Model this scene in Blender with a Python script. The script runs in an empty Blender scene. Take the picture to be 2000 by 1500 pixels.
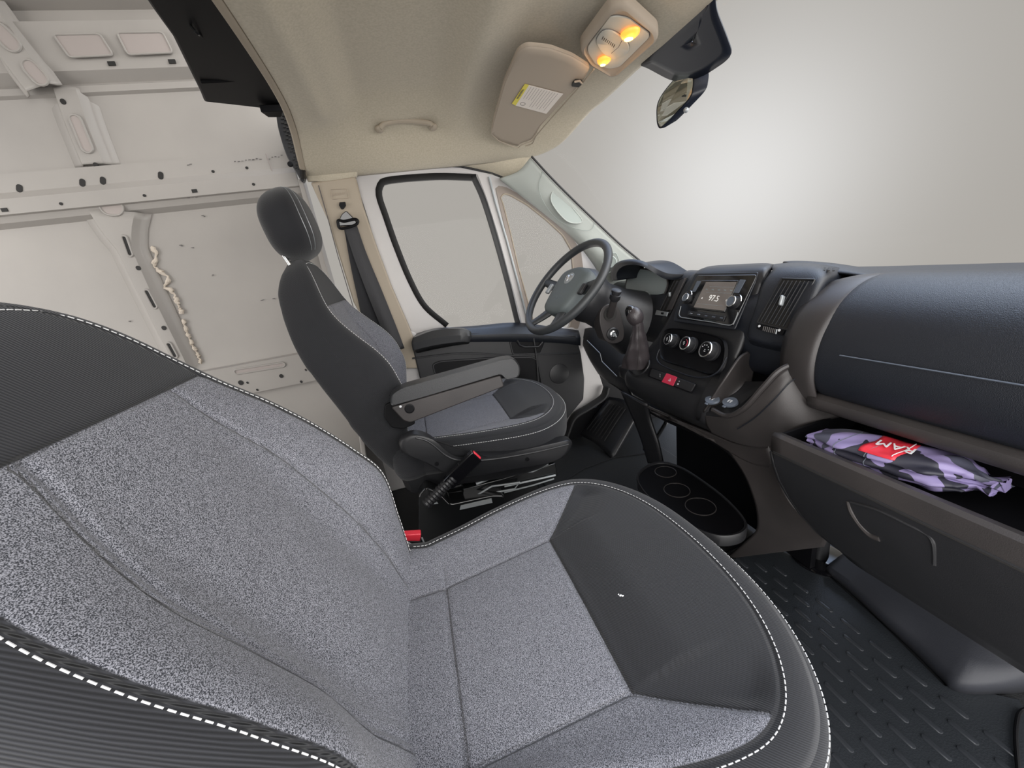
import bpy, bmesh, math, random
from mathutils import Vector, Matrix, Quaternion
import numpy as np
random.seed(7)
S = bpy.context.scene
COL = S.collection
# ------------------------------------------------------------------ camera
F = 735.0
PITCH, ROLL, AZ = map(math.radians, (17.7, 8.79, 12.4))
CAM = Vector((0.0, -0.80, 1.05))
_cp, _sp = math.cos(PITCH), math.sin(PITCH)
FWD = Vector((math.sin(AZ)*_cp, math.cos(AZ)*_cp, -_sp))
_r0 = Vector((math.cos(AZ), -math.sin(AZ), 0))
_d0 = FWD.cross(_r0)
RGT = _r0*math.cos(ROLL) + _d0*math.sin(ROLL)
DWN = -_r0*math.sin(ROLL) + _d0*math.cos(ROLL)
cd = bpy.data.cameras.new('camera'); cam = bpy.data.objects.new('camera', cd); COL.objects.link(cam)
cd.sensor_fit = 'HORIZONTAL'; cd.sensor_width = 36.0; cd.lens = F/2000*36; cd.clip_start = 0.02
Mx = Matrix((RGT, -DWN, -FWD)).transposed().to_4x4(); Mx.translation = CAM
cam.matrix_world = Mx
S.camera = cam
# ------------------------------------------------------------------ exposure
S.view_settings.view_transform = 'Standard'; S.view_settings.look = 'None'
S.view_settings.gamma = 1; S.view_settings.use_curve_mapping = False
S.view_settings.exposure = 0.0
def lin(r, g=None, b=None):
    if g is None: g = b = r
    f = lambda c: (c/255/12.92) if c/255 <= .04045 else ((c/255+.055)/1.055)**2.4
    return (f(r), f(g), f(b), 1)
def at(px, py, x=None, y=None, z=None):
    """the point of the place seen at that pixel, at its own depth x, y or z"""
    d = RGT*((px-1000)/F) + DWN*((py-750)/F) + FWD
    if x is not None: t = (x-CAM.x)/d.x
    elif y is not None: t = (y-CAM.y)/d.y
    else: t = (z-CAM.z)/d.z
    return CAM + d*t
# ------------------------------------------------------------------ world: overcast sky, brighter on the open door side
W = bpy.data.worlds.new('world'); S.world = W; W.use_nodes = True
wn, wl = W.node_tree.nodes, W.node_tree.links
wn.clear()
def wnode(t, **k):
    n = wn.new(t)
    for a, v in k.items(): setattr(n, a, v)
    return n
tc = wnode('ShaderNodeTexCoord')
nrm = wnode('ShaderNodeVectorMath', operation='NORMALIZE'); wl.new(tc.outputs['Generated'], nrm.inputs[0])
def wdot(v):
    n = wnode('ShaderNodeVectorMath', operation='DOT_PRODUCT'); wl.new(nrm.outputs[0], n.inputs[0]); n.inputs[1].default_value = v
    return n.outputs['Value']
def wmap(s, a, b, c, d, interp='SMOOTHSTEP'):
    n = wnode('ShaderNodeMapRange', interpolation_type=interp); wl.new(s, n.inputs[0])
    for i, q in enumerate((a, b, c, d)): n.inputs[i+1].default_value = q
    return n.outputs[0]
def wmix(f, a, b):
    n = wnode('ShaderNodeMix', data_type='RGBA'); wl.new(f, n.inputs['Factor'])
    for s, q in (('A', a), ('B', b)):
        if isinstance(q, tuple): n.inputs[s if False else (6 if s == 'A' else 7)].default_value = q
        else: wl.new(q, n.inputs[6 if s == 'A' else 7])
    return n.outputs[2]
gdir = (RGT*((1440-1000)/F) + DWN*((350-750)/F) + FWD).normalized()
gp = wnode('ShaderNodeMath', operation='POWER'); wl.new(wmap(wdot(gdir), .84, 1.0, 0, 1, 'LINEAR'), gp.inputs[0]); gp.inputs[1].default_value = 5.5
c = wmix(gp.outputs[0], lin(172, 168, 162), lin(228, 227, 225))
c = wmix(wmap(wdot((0, 0, 1)), .42, .8, 0, 1), c, (1.7, 2.1, 2.9, 1))
c = wmix(wmap(wdot((0, -1, 0)), .05, .5, 0, 1), c, (4.6, 4.5, 4.4, 1))
c = wmix(wmap(wdot((0, 0, -1)), .15, .4, 0, 1), c, (1.3, 1.25, 1.2, 1))
bg = wnode('ShaderNodeBackground'); wl.new(c, bg.inputs[0]); bg.inputs[1].default_value = 1.0
wo = wnode('ShaderNodeOutputWorld'); wl.new(bg.outputs[0], wo.inputs[0])
# daylight through the big windscreen; a fill lamp added for the load bay
def area(name, loc, target, sx, sy, energy, col=(1, 1, 1)):
    l = bpy.data.lights.new(name, 'AREA'); l.shape = 'RECTANGLE'; l.size = sx; l.size_y = sy; l.energy = energy; l.color = col
    o = bpy.data.objects.new(name, l); COL.objects.link(o); o.location = loc
    o.rotation_euler = (Vector(target)-Vector(loc)).to_track_quat('-Z', 'Y').to_euler(); return o
area('windscreen_daylight', (1.9, .2, 2.3), (.3, .3, .7), 1.6, 1.2, 14, (.86, .93, 1))
area('load_bay_fill', (-2.3, -.9, 1.9), (-.9, 1.1, 1.2), 1.2, 1.4, 1.5, (1, .97, .93))
# ------------------------------------------------------------------ materials
def mat(name, col, rough=.6, metal=0, noise=None, bump=None, spec=None, emit=None, alpha=None, sheen=0, coat=0):
    m = bpy.data.materials.new(name); m.use_nodes = True
    nt = m.node_tree; b = nt.nodes['Principled BSDF']
    b.inputs['Base Color'].default_value = col; b.inputs['Roughness'].default_value = rough; b.inputs['Metallic'].default_value = metal
    if spec is not None: b.inputs['Specular IOR Level'].default_value = spec
    if coat: b.inputs['Coat Weight'].default_value = coat; b.inputs['Coat Roughness'].default_value = .08
    if sheen: b.inputs['Sheen Weight'].default_value = sheen
    if emit: b.inputs['Emission Color'].default_value = emit[0]; b.inputs['Emission Strength'].default_value = emit[1]
    t = nt.nodes.new('ShaderNodeTexCoord')
    if noise:   # (scale, amount, colour2)
        n = nt.nodes.new('ShaderNodeTexNoise'); n.inputs['Scale'].default_value = noise[0]; n.inputs['Detail'].default_value = 5
        nt.links.new(t.outputs['Object'], n.inputs['Vector'])
        r = nt.nodes.new('ShaderNodeMapRange'); r.inputs[1].default_value = .35; r.inputs[2].default_value = .7; nt.links.new(n.outputs[0], r.inputs[0])
        mx = nt.nodes.new('ShaderNodeMix'); mx.data_type = 'RGBA'; mx.inputs[6].default_value = col; mx.inputs[7].default_value = noise[1]
        nt.links.new(r.outputs[0], mx.inputs[0]); nt.links.new(mx.outputs[2], b.inputs['Base Color'])
    if bump:    # (scale, strength, kind)
        k = bump[2] if len(bump) > 2 else 'noise'
        if k == 'noise':
            n = nt.nodes.new('ShaderNodeTexNoise'); n.inputs['Scale'].default_value = bump[0]; n.inputs['Detail'].default_value = 3; o = n.outputs[0]
        elif k == 'vor':
            n = nt.nodes.new('ShaderNodeTexVoronoi'); n.inputs['Scale'].default_value = bump[0]; o = n.outputs['Distance']
        else:
            n = nt.nodes.new('ShaderNodeTexWave'); n.inputs['Scale'].default_value = bump[0]; n.bands_direction = 'DIAGONAL'; n.inputs['Distortion'].default_value = 0; o = n.outputs['Fac' if 'Fac' in n.outputs else 0]
        nt.links.new(t.outputs['Object'], n.inputs['Vector'])
        bp = nt.nodes.new('ShaderNodeBump'); bp.inputs['Strength'].default_value = bump[1]; bp.inputs['Distance'].default_value = .001
        nt.links.new(o, bp.inputs['Height']); nt.links.new(bp.outputs[0], b.inputs['Normal'])
    return m
def fabric(name):
    """seat cover: attribute 'tweed' >0 = speckled tweed, else ribbed dark cloth; 'seam' = distance to a sewn seam"""
    m = bpy.data.materials.new(name); m.use_nodes = True; nt = m.node_tree; N_, L_ = nt.nodes, nt.links; b = N_['Principled BSDF']
    t = N_.new('ShaderNodeTexCoord')
    mp = N_.new('ShaderNodeMapping'); mp.inputs['Scale'].default_value = (1, .55, .55); mp.inputs['Rotation'].default_value = (.3, .5, .6); L_.new(t.outputs['Object'], mp.inputs[0])
    n = N_.new('ShaderNodeTexNoise'); n.inputs['Scale'].default_value = 1450; n.inputs['Detail'].default_value = 1.5; n.inputs['Roughness'].default_value = .6; L_.new(mp.outputs[0], n.inputs['Vector'])
    r = N_.new('ShaderNodeValToRGB'); r.color_ramp.elements[0].position = .42; r.color_ramp.elements[0].color = (.020, .022, .029, 1)
    r.color_ramp.elements[1].position = .60; r.color_ramp.elements[1].color = (.265, .268, .30, 1); L_.new(n.outputs[0], r.inputs[0])
    w = N_.new('ShaderNodeTexWave'); w.bands_direction = 'DIAGONAL'; w.inputs['Scale'].default_value = 160; w.inputs['Distortion'].default_value = .25; w.inputs['Detail Scale'].default_value = 4; L_.new(t.outputs['Object'], w.inputs['Vector'])
    r2 = N_.new('ShaderNodeValToRGB'); r2.color_ramp.elements[0].position = .1; r2.color_ramp.elements[0].color = (.008, .0085, .010, 1)
    r2.color_ramp.elements[1].position = .9; r2.color_ramp.elements[1].color = (.022, .023, .027, 1); L_.new(w.outputs[0], r2.inputs[0])
    a = N_.new('ShaderNodeAttribute'); a.attribute_name = 'tweed'
    g = N_.new('ShaderNodeMapRange'); g.inputs[1].default_value = -.0008; g.inputs[2].default_value = .0008; L_.new(a.outputs['Fac'], g.inputs[0])
    mx = N_.new('ShaderNodeMix'); mx.data_type = 'RGBA'; L_.new(g.outputs[0], mx.inputs[0]); L_.new(r2.outputs[0], mx.inputs[6]); L_.new(r.outputs[0], mx.inputs[7])
    L_.new(mx.outputs[2], b.inputs['Base Color'])
    b.inputs['Roughness'].default_value = .85; b.inputs['Sheen Weight'].default_value = .12; b.inputs['Specular IOR Level'].default_value = .3
    s = N_.new('ShaderNodeAttribute'); s.attribute_name = 'seam'
    sm = N_.new('ShaderNodeMapRange'); sm.interpolation_type = 'SMOOTHSTEP'; sm.inputs[1].default_value = 0; sm.inputs[2].default_value = .0045; L_.new(s.outputs['Fac'], sm.inputs[0])
    b1 = N_.new('ShaderNodeBump'); b1.inputs['Strength'].default_value = 1; b1.inputs['Distance'].default_value = .005; L_.new(sm.outputs[0], b1.inputs['Height'])
    hm = N_.new('ShaderNodeMix'); hm.data_type = 'FLOAT'; L_.new(g.outputs[0], hm.inputs[0]); L_.new(w.outputs[0], hm.inputs[2]); L_.new(n.outputs[0], hm.inputs[3])
    b2 = N_.new('ShaderNodeBump'); b2.inputs['Strength'].default_value = .6; b2.inputs['Distance'].default_value = .0008; L_.new(hm.outputs[0], b2.inputs['Height']); L_.new(b1.outputs[0], b2.inputs['Normal'])
    L_.new(b2.outputs[0], b.inputs['Normal'])
    return m
def glassmat(name, tint=(1, 1, 1, 1), refl=.06):
    m = bpy.data.materials.new(name); m.use_nodes = True; nt = m.node_tree; nt.nodes.remove(nt.nodes['Principled BSDF'])
    o = nt.nodes['Material Output']; a = nt.nodes.new('ShaderNodeBsdfTransparent'); a.inputs[0].default_value = tint
    g = nt.nodes.new('ShaderNodeBsdfGlossy'); g.inputs['Roughness'].default_value = .02
    x = nt.nodes.new('ShaderNodeMixShader'); x.inputs[0].default_value = refl
    nt.links.new(a.outputs[0], x.inputs[1]); nt.links.new(g.outputs[0], x.inputs[2]); nt.links.new(x.outputs[0], o.inputs[0]); return m
M = {}
M['seat'] = fabric('seat_cloth')
M['dark'] = mat('dark_cloth', (.013, .0135, .016, 1), .85, bump=(160, .3, 'wave'), sheen=.2, spec=.3)
M['thread'] = mat('thread', (.62, .62, .62, 1), .7)
M['pl'] = mat('black_plastic', (.012, .0125, .014, 1), .42, bump=(900, .25), noise=(6, (.016, .016, .018, 1)))
M['pl_soft'] = mat('soft_dash_plastic', (.011, .013, .018, 1), .36, bump=(800, .4, 'vor'))
M['pl_grey'] = mat('console_plastic', (.030, .027, .027, 1), .42, bump=(700, .3), noise=(9, (.042, .037, .036, 1)))
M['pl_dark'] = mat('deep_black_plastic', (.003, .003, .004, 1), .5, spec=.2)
M['steel'] = mat('black_steel', (.007, .0075, .008, 1), .18, coat=.4)
M['gloss'] = mat('gloss_black', (.004, .004, .005, 1), .08, coat=.5)
M['chrome'] = mat('chrome', (.75, .76, .77, 1), .18, 1)
M['silver'] = mat('silver_plastic', (.32, .34, .35, 1), .35, .3)
M['head'] = mat('headliner_cloth', (.43, .385, .30, 1), .95, noise=(170, (.50, .45, .355, 1)), bump=(700, .25), sheen=.2, spec=.1)
M['visor'] = mat('visor_vinyl', (.38, .32, .255, 1), .75, bump=(600, .15))
M['trimb'] = mat('beige_trim', (.34, .29, .225, 1), .6, bump=(500, .1))
M['pillar'] = mat('pillar_trim', (.36, .385, .36, 1), .55, bump=(500, .1))
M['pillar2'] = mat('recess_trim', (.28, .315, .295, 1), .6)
M['white'] = mat('white_paint', (.52, .505, .50, 1), .38, noise=(2.3, (.46, .445, .435, 1)), bump=(60, .04))
M['wall'] = mat('primer_wall', (.35, .328, .303, 1), .5, noise=(2.0, (.295, .277, .257, 1)), bump=(30, .05))
M['hole'] = mat('dark_hole', (.012, .011, .010, 1), .7)
M['recess'] = mat('recess_metal', (.34, .30, .28, 1), .6)
M['putty'] = mat('seam_sealer', (.56, .49, .41, 1), .6)
M['rubber'] = mat('rubber', (.016, .017, .018, 1), .5, bump=(330, .6, 'vor'))
M['rub'] = mat('rubber_seal', (.013, .013, .014, 1), .6)
M['mat'] = mat('rubber_mat', (.020, .023, .027, 1), .38, bump=(300, .35, 'vor'))
M['quarter'] = mat('quarter_lining', (.25, .21, .18, 1), .6)
M['bar'] = mat('mat_bar_rubber', (.028, .031, .036, 1), .25)
M['carpet'] = mat('moulded_carpet', (.021, .023, .030, 1), .6, bump=(600, .3))
M['web'] = mat('belt_webbing', (.030, .030, .033, 1), .7, bump=(160, .4, 'wave'))
M['red'] = mat('red_button', (.62, .03, .05, 1), .35)
M['hazard'] = mat('hazard_button', (.52, .03, .07, 1), .4)
M['sheet'] = mat('label_paper', (.74, .68, .62, 1), .6)
M['yellow'] = mat('label_yellow', (.72, .62, .07, 1), .6)
M['ink'] = mat('label_ink', (.10, .09, .09, 1), .7)
M['pale'] = mat('pale_print', (.62, .63, .65, 1), .6)
M['cap'] = mat('outlet_cap', (.085, .10, .125, 1), .4)
M['screen'] = mat('radio_screen', (.03, .027, .025, 1), .12, emit=((.26, .22, .195, 1), .40), coat=.3)
M['lit'] = mat('screen_print', (.5, .5, .5, 1), .4, emit=((.75, .70, .64, 1), .55))
M['leather'] = mat('boot_leather', (.035, .030, .032, 1), .33, bump=(300, .4, 'vor'))
M['wheel'] = mat('wheel_skin', (.030, .033, .036, 1), .36, bump=(900, .3, 'vor'))
M['hub'] = mat('airbag_cover', (.10, .118, .122, 1), .5, bump=(900, .2))
M['lens'] = mat('lit_lens', (.9, .35, .05, 1), .3, emit=((1, .30, .035, 1), 1.5))
M['bulb'] = mat('lit_bulb', (1, .8, .3, 1), .3, emit=((1, .66, .14, 1), 5))
M['lamp_base'] = mat('lamp_bezel', (.43, .42, .37, 1), .5)
M['glass'] = glassmat('clear_glass', (1, 1, 1, 1), .003)
M['tint'] = mat('sun_band', (.011, .014, .023, 1), .3)
M['mirror'] = mat('mirror_glass', (.70, .76, .72, 1), .03, 1)
M['arm_top'] = mat('armrest_vinyl', (.030, .031, .033, 1), .3, bump=(800, .3, 'vor'))
M['dial'] = mat('dial_plate', (.20, .23, .23, 1), .35)
def camo():
    m = bpy.data.materials.new('camo_cloth'); m.use_nodes = True; nt = m.node_tree; b = nt.nodes['Principled BSDF']
    t = nt.nodes.new('ShaderNodeTexCoord'); v = nt.nodes.new('ShaderNodeTexNoise'); v.inputs['Scale'].default_value = 16; v.inputs['Detail'].default_value = 1; v.inputs['Distortion'].default_value = .8
    nt.links.new(t.outputs['Object'], v.inputs['Vector'])
    r = nt.nodes.new('ShaderNodeValToRGB'); r.color_ramp.interpolation = 'CONSTANT'
    e = r.color_ramp.elements; e[0].position = 0; e[0].color = (.022, .022, .035, 1); e[1].position = .42; e[1].color = (.24, .20, .38, 1)
    q = e.new(.60); q.color = (.06, .062, .09, 1)
    nt.links.new(v.outputs[0], r.inputs[0]); nt.links.new(r.outputs[0], b.inputs['Base Color']); b.inputs['Roughness'].default_value = .5; return m
M['camo'] = camo()
# ------------------------------------------------------------------ geometry helpers
V = Vector
def crv(pts, n=32, closed=False):
    P = [V(p) for p in pts]; m = len(P); out = []
    def g(i): return P[i % m] if closed else P[max(0, min(m-1, i))]
    seg = m if closed else m-1; k = 14
    for i in range(seg):
        a, b_, c_, d = g(i-1), g(i), g(i+1), g(i+2)
        if not closed and i == 0: a = b_*2-c_
        if not closed and i == seg-1: d = c_*2-b_
        for j in range(k):
            t = j/k; out.append(.5*((2*b_)+(c_-a)*t+(2*a-5*b_+4*c_-d)*t*t+(3*b_-a-3*c_+d)*t**3))
    if not closed: out.append(P[-1].copy())
    return resamp(out, n, closed)
def resamp(out, n, closed=False):
    out = [V(p) for p in out]
    if closed: out = out+[out[0]]
    L = [0]
    for i in range(1, len(out)): L.append(L[-1]+(out[i]-out[i-1]).length)
    T = L[-1]; res = []; j = 0; nn = n if closed else n-1
    for i in range(n):
        s = T*i/nn
        while j < len(L)-2 and L[j+1] < s: j += 1
        d = L[j+1]-L[j]; f = (s-L[j])/d if d > 1e-12 else 0
        res.append(out[j].lerp(out[j+1], min(1, max(0, f))))
    return res
def rpoly(pts, r, k=5, closed=True):
    """round the corners of a polygon"""
    P = [V(p) for p in pts]; n = len(P); out = []
    for i in range(n):
        a, b_, c_ = P[i-1], P[i], P[(i+1) % n]
        da, dc = (a-b_), (c_-b_); q = min(r, da.length*.45, dc.length*.45)
        s, e = b_+da.normalized()*q, b_+dc.normalized()*q
        for j in range(k+1):
            t = j/k; out.append((1-t)**2*s+2*t*(1-t)*b_+t*t*e)
    return out
class MB:
    def __init__(s): s.v = []; s.f = []
    def add(s, vs, fs):
        o = len(s.v); s.v += [V(p) for p in vs]; s.f += [tuple(i+o for i in f) for f in fs]; return s
    def grid(s, rows, cu=False, cv=False, cap=False):
        m, n = len(rows), len(rows[0]); vs = [p for r in rows for p in r]; fs = []
        for i in range(m if cv else m-1):
            for j in range(n if cu else n-1):
                a, b_ = i*n+j, i*n+(j+1) % n; c_, d = ((i+1) % m)*n+(j+1) % n, ((i+1) % m)*n+j
                fs.append((a, b_, c_, d))
        if cap: fs.append(tuple(range(n-1, -1, -1))); fs.append(tuple(range((m-1)*n, m*n)))
        return s.add(vs, fs)
    def slab(s, poly, off):
        P = [V(p) for p in poly]; n = len(P); off = V(off)
        vs = P+[p+off for p in P]; fs = [tuple(range(n-1, -1, -1)), tuple(range(n, 2*n))]+[(i, (i+1) % n, (i+1) % n+n, i+n) for i in range(n)]
        return s.add(vs, fs)
    def box(s, c_, sz, R=None):
        c_ = V(c_); h = [q/2 for q in sz]; R = R or Matrix.Identity(3)
        vs = [c_+R @ V((x*h[0], y*h[1], z*h[2])) for x in (-1, 1) for y in (-1, 1) for z in (-1, 1)]
        return s.add(vs, [(0, 1, 3, 2), (4, 6, 7, 5), (0, 4, 5, 1), (2, 3, 7, 6), (0, 2, 6, 4), (1, 5, 7, 3)])
    def tube(s, pts, r, n=10, closed=False, cap=True, flat=1.0, up=None):
        P = [V(p) for p in pts]; m = len(P); rows = []; prev = None
        for i in range(m):
            if closed: t = P[(i+1) % m]-P[i-1]
            else: t = P[min(m-1, i+1)]-P[max(0, i-1)]
            t = t.normalized() if t.length > 1e-9 else V((0, 0, 1))
            if prev is None or up is not None:
                u = V(up) if up is not None else (V((0, 0, 1)) if abs(t.z) < .9 else V((1, 0, 0)))
                a = (u-t*u.dot(t)).normalized()
            else: a = (prev-t*prev.dot(t)).normalized()
            prev = a; b_ = t.cross(a); rr = r(i/(m-1)) if callable(r) else r
            rows.append([P[i]+(a*math.cos(q)*flat+b_*math.sin(q))*rr for q in (2*math.pi*k/n for k in range(n))])
        return s.grid(rows, cu=True, cv=closed, cap=(cap and not closed))
    def lathe(s, base, axis, prof, n=28, cap=True):
        base = V(base); axis = V(axis).normalized(); u = V((0, 0, 1)) if abs(axis.z) < .9 else V((1, 0, 0))
        a = (u-axis*u.dot(axis)).normalized(); b_ = axis.cross(a)
        rows = [[base+axis*h+(a*math.cos(q)+b_*math.sin(q))*r for q in (2*math.pi*k/n for k in range(n))] for r, h in prof]
        return s.grid(rows, cu=True, cap=cap)
    def ell(s, c_, rx, ry, rz, R=None, n=20, m=14):
        c_ = V(c_); R = R or Matrix.Identity(3)
        rows = [[c_+R @ V((rx*math.sin(p)*math.cos(q), ry*math.sin(p)*math.sin(q), rz*math.cos(p))) for q in (2*math.pi*k/n for k in range(n))] for p in (math.pi*(i+.02)/(m-1+.04) for i in range(m))]
        return s.grid(rows, cu=True, cap=True)
    def ring(s, outer, inner, off):
        off = V(off); return s.grid([list(outer), [p+off for p in outer], [p+off for p in inner], list(inner)], cu=True, cv=True)
    def stitch(s, pts, dash=.006, gap=.003, r=.0007, lift=None):
        P = [V(p) for p in pts]; L = sum((P[i+1]-P[i]).length for i in range(len(P)-1)); n = max(2, int(L/(dash+gap)))
        Q = resamp(P, n*3+1)
        for i in range(n):
            a, b_ = Q[i*3], Q[i*3].lerp(Q[i*3+2], dash/(dash+gap)*1.5) if False else Q[i*3+2]
            if lift: a, b_ = a+lift(a), b_+lift(b_)
            s.tube([a, (a+b_)/2+(lift(a)*.3 if lift else V((0, 0, 0))), b_], r, 5)
        return s
    def build(s, name, m, parent=None, smooth=True, bevel=0, solid=0, soff=1, seg=2, ang=40):
        me = bpy.data.meshes.new(name); me.from_pydata([tuple(p) for p in s.v], [], s.f); me.update()
        bm = bmesh.new(); bm.from_mesh(me); bmesh.ops.remove_doubles(bm, verts=bm.verts, dist=1e-6)
        bmesh.ops.recalc_face_normals(bm, faces=bm.faces); bm.to_mesh(me); bm.free()
        me.materials.append(m); o = bpy.data.objects.new(name, me); COL.objects.link(o)
        if parent: o.parent = parent
        if solid:
            # thickness always grows away from the cab interior
            acc = 0
            for f_ in me.polygons: acc += f_.normal.dot(V((.15, -.3, 1.05))-(f_.center+(V(parent.location) if parent else V((0, 0, 0)))))*f_.area
            if acc < 0: me.flip_normals()
            soff = -1
            d = o.modifiers.new('s', 'SOLIDIFY'); d.thickness = solid; d.offset = soff
        if bevel:
            d = o.modifiers.new('b', 'BEVEL'); d.width = bevel; d.segments = seg; d.limit_method = 'ANGLE'; d.angle_limit = math.radians(35)
        if smooth:
            for p in me.polygons: p.use_smooth = True
            try: me.set_sharp_from_angle(angle=math.radians(ang))
            except Exception: pass
        return o
def tag(o, label, cat, group=None):
    o['label'] = label; o['category'] = cat
    if group: o['group'] = group
    return o
def struct(o): o['kind'] = 'structure'; return o
def thing(name, label=None, cat=None, loc=(0, 0, 0), group=None, kind=None):
    o = bpy.data.objects.new(name, None); COL.objects.link(o); o.location = loc; o.empty_display_size = .05
    if label: tag(o, label, cat, group)
    if kind: o['kind'] = kind
    return o
def part(mb, name, m, parent, **k):
    """builds world-space geometry as a child of an Empty that may sit away from the origin"""
    off = V((0, 0, 0)); q = parent
    while q is not None: off += V(q.location); q = q.parent
    mb.v = [p-off for p in mb.v]; return mb.build(name, m, parent, **k)
def psurf(rows, nu=24, nv=24):
    """smooth surface through rows of (px,py,x) sightings"""
    R = [crv([at(a, b_, x=c_) for a, b_, c_ in r], nu) for r in rows]
    cols = [crv([R[i][j] for i in range(len(R))], nv) for j in range(nu)]
    return [[cols[j][i] for j in range(nu)] for i in range(nv)]
def text(body, size, loc, xdir, ydir, m, name, parent, ext=.0004, align='CENTER'):
    cu = bpy.data.curves.new(name, 'FONT'); cu.body = body; cu.size = size; cu.extrude = ext; cu.align_x = align; cu.align_y = 'CENTER'
    o = bpy.data.objects.new(name, cu); COL.objects.link(o)
    dg = bpy.context.evaluated_depsgraph_get(); me = bpy.data.meshes.new_from_object(o.evaluated_get(dg)); bpy.data.objects.remove(o)
    x = V(xdir).normalized(); y = V(ydir); y = (y-x*y.dot(x)).normalized(); z = x.cross(y)
    R = Matrix((x, y, z)).transposed().to_4x4(); R.translation = V(loc)
    off = V((0, 0, 0)); q = parent
    while q is not None: off += V(q.location); q = q.parent
    me.transform(Matrix.Translation(-off) @ R); me.materials.clear(); me.materials.append(m)
    o = bpy.data.objects.new(name, me); COL.objects.link(o); o.parent = parent; return o
def sm(a, b_, x):
    t = max(0, min(1, (x-a)/(b_-a))) if a != b_ else float(x > a); return t*t*(3-2*t)
def interp(tab, x):
    if x <= tab[0][0]: return tab[0][1]
    for (a, p), (b_, q) in zip(tab, tab[1:]):
        if x <= b_: return p+(q-p)*(x-a)/(b_-a)
    return tab[-1][1]
def sinterp(tab, x):   # smooth (monotone cubic-ish)
    n = len(tab)
    if x <= tab[0][0]: return tab[0][1]
    if x >= tab[-1][0]: return tab[-1][1]
    for i in range(n-1):
        if x <= tab[i+1][0]:
            x0, y0 = tab[i]; x1, y1 = tab[i+1]; h = x1-x0
            m0 = (y1-tab[i-1][1])/(x1-tab[i-1][0]) if i > 0 else (y1-y0)/h
            m1 = (tab[i+2][1]-y0)/(tab[i+2][0]-x0) if i < n-2 else (y1-y0)/h
            t = (x-x0)/h
            return (2*t**3-3*t*t+1)*y0+(t**3-2*t*t+t)*h*m0+(-2*t**3+3*t*t)*y1+(t**3-t*t)*h*m1
# ================================================================== SETTING
# ---- floor
fl = MB(); fl.box((.05, .22, -.02), (2.6, 1.9, .04)); struct(fl.build('floor', M['rubber'], smooth=False))
fb = MB(); fb.box((-1.6, .2, -.02), (.7+.0, 1.86, .04)); struct(fb.build('floor', M['rubber'], smooth=False))
# ---- load bay side wall (inner skin, stiffening rails, ribs)
wall = thing('wall_left', loc=(-1.2, 1.12, 0), kind='structure')
prof = [(0, 1.12), (.60, 1.12), (.655, 1.125), (.66, 1.10), (.795, 1.10), (.80, 1.125), (.84, 1.14), (1.44, 1.14), (1.455, 1.115), (1.475, 1.105), (1.478, 1.092), (1.528, 1.092), (1.55, 1.104), (1.61, 1.104), (1.614, 1.135),
        (1.80, 1.135), (1.838, 1.130), (1.845, 1.118), (1.865, 1.118), (1.875, 1.128), (1.90, 1.095), (2.035, 1.085), (2.05, 1.12), (2.085, 1.125), (2.10, 1.07), (2.30, 1.04)]
g = MB(); xs = [-2.3+i*.05 for i in range(40)]+[-.345]
g.grid([[V((x, p[1], p[0])) for p in prof] for x in xs])
part(g, 'side_skin', M['wall'], wall, solid=.012, soff=0, ang=25)
def wp(px, py, y=1.12): return at(px, py, y=y)
def slot(px0, py0, px1, py1, w, y, m='hole', name='slot', lip=True):
    a, b_ = wp(px0, py0, y), wp(px1, py1, y); d = (b_-a); L = d.length; d = d.normalized() if L > 1e-6 else V((0, 0, 1)); n = V((0, 1, 0)).cross(d).normalized()
    pts = []
    for k in range(9): q = math.pi*k/8-math.pi/2; pts.append(b_+d*math.cos(q)*w+n*math.sin(q)*w)
    for k in range(9): q = math.pi*k/8+math.pi/2; pts.append(a+d*math.cos(q)*w+n*math.sin(q)*w)
    s_ = MB(); s_.slab([p+V((0, -.0015, 0)) for p in pts], (0, .0028, 0)); part(s_, name, M[m], wall, smooth=False)
    if lip:
        t = MB(); t.tube([p+V((0, -.001, 0)) for p in pts], .004, 6, closed=True); part(t, name+'_rim', M['wall'], wall)
for (a, b_) in (((112, 362), (0, 0)),):
    pass
for px, py in ((38, 368), (161, 357), (201, 353), (314, 343)):
    slot(px, py-3, px, py+3, .0085, 1.1035, lip=False)
for px, py in ((416, 335), (482, 328)): slot(px, py, px+.5, py, .005, 1.1035, lip=False)
for px, py in ((119, 398), (282, 382), (495, 360)): slot(px, py, px+.5, py, .005, 1.0915, lip=False)
for px, py in ((9, 410), (380, 373)):
    q = MB(); q.box(wp(px, py, 1.0915), (.018, .004, .012)); part(q, 'square_hole', M['hole'], wall, smooth=False)
for px, py, r in ((549, 734, .008), (602, 688, .004), (470, 747, .010), (483, 747, .004), (597, 722, .004), (588, 745, .005), (502, 761, .004)): slot(px, py, px+1, py+1, r, 1.0995, lip=False)
slot(463, 726, 552, 712, .010, 1.0995, 'recess', 'slot')
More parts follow.
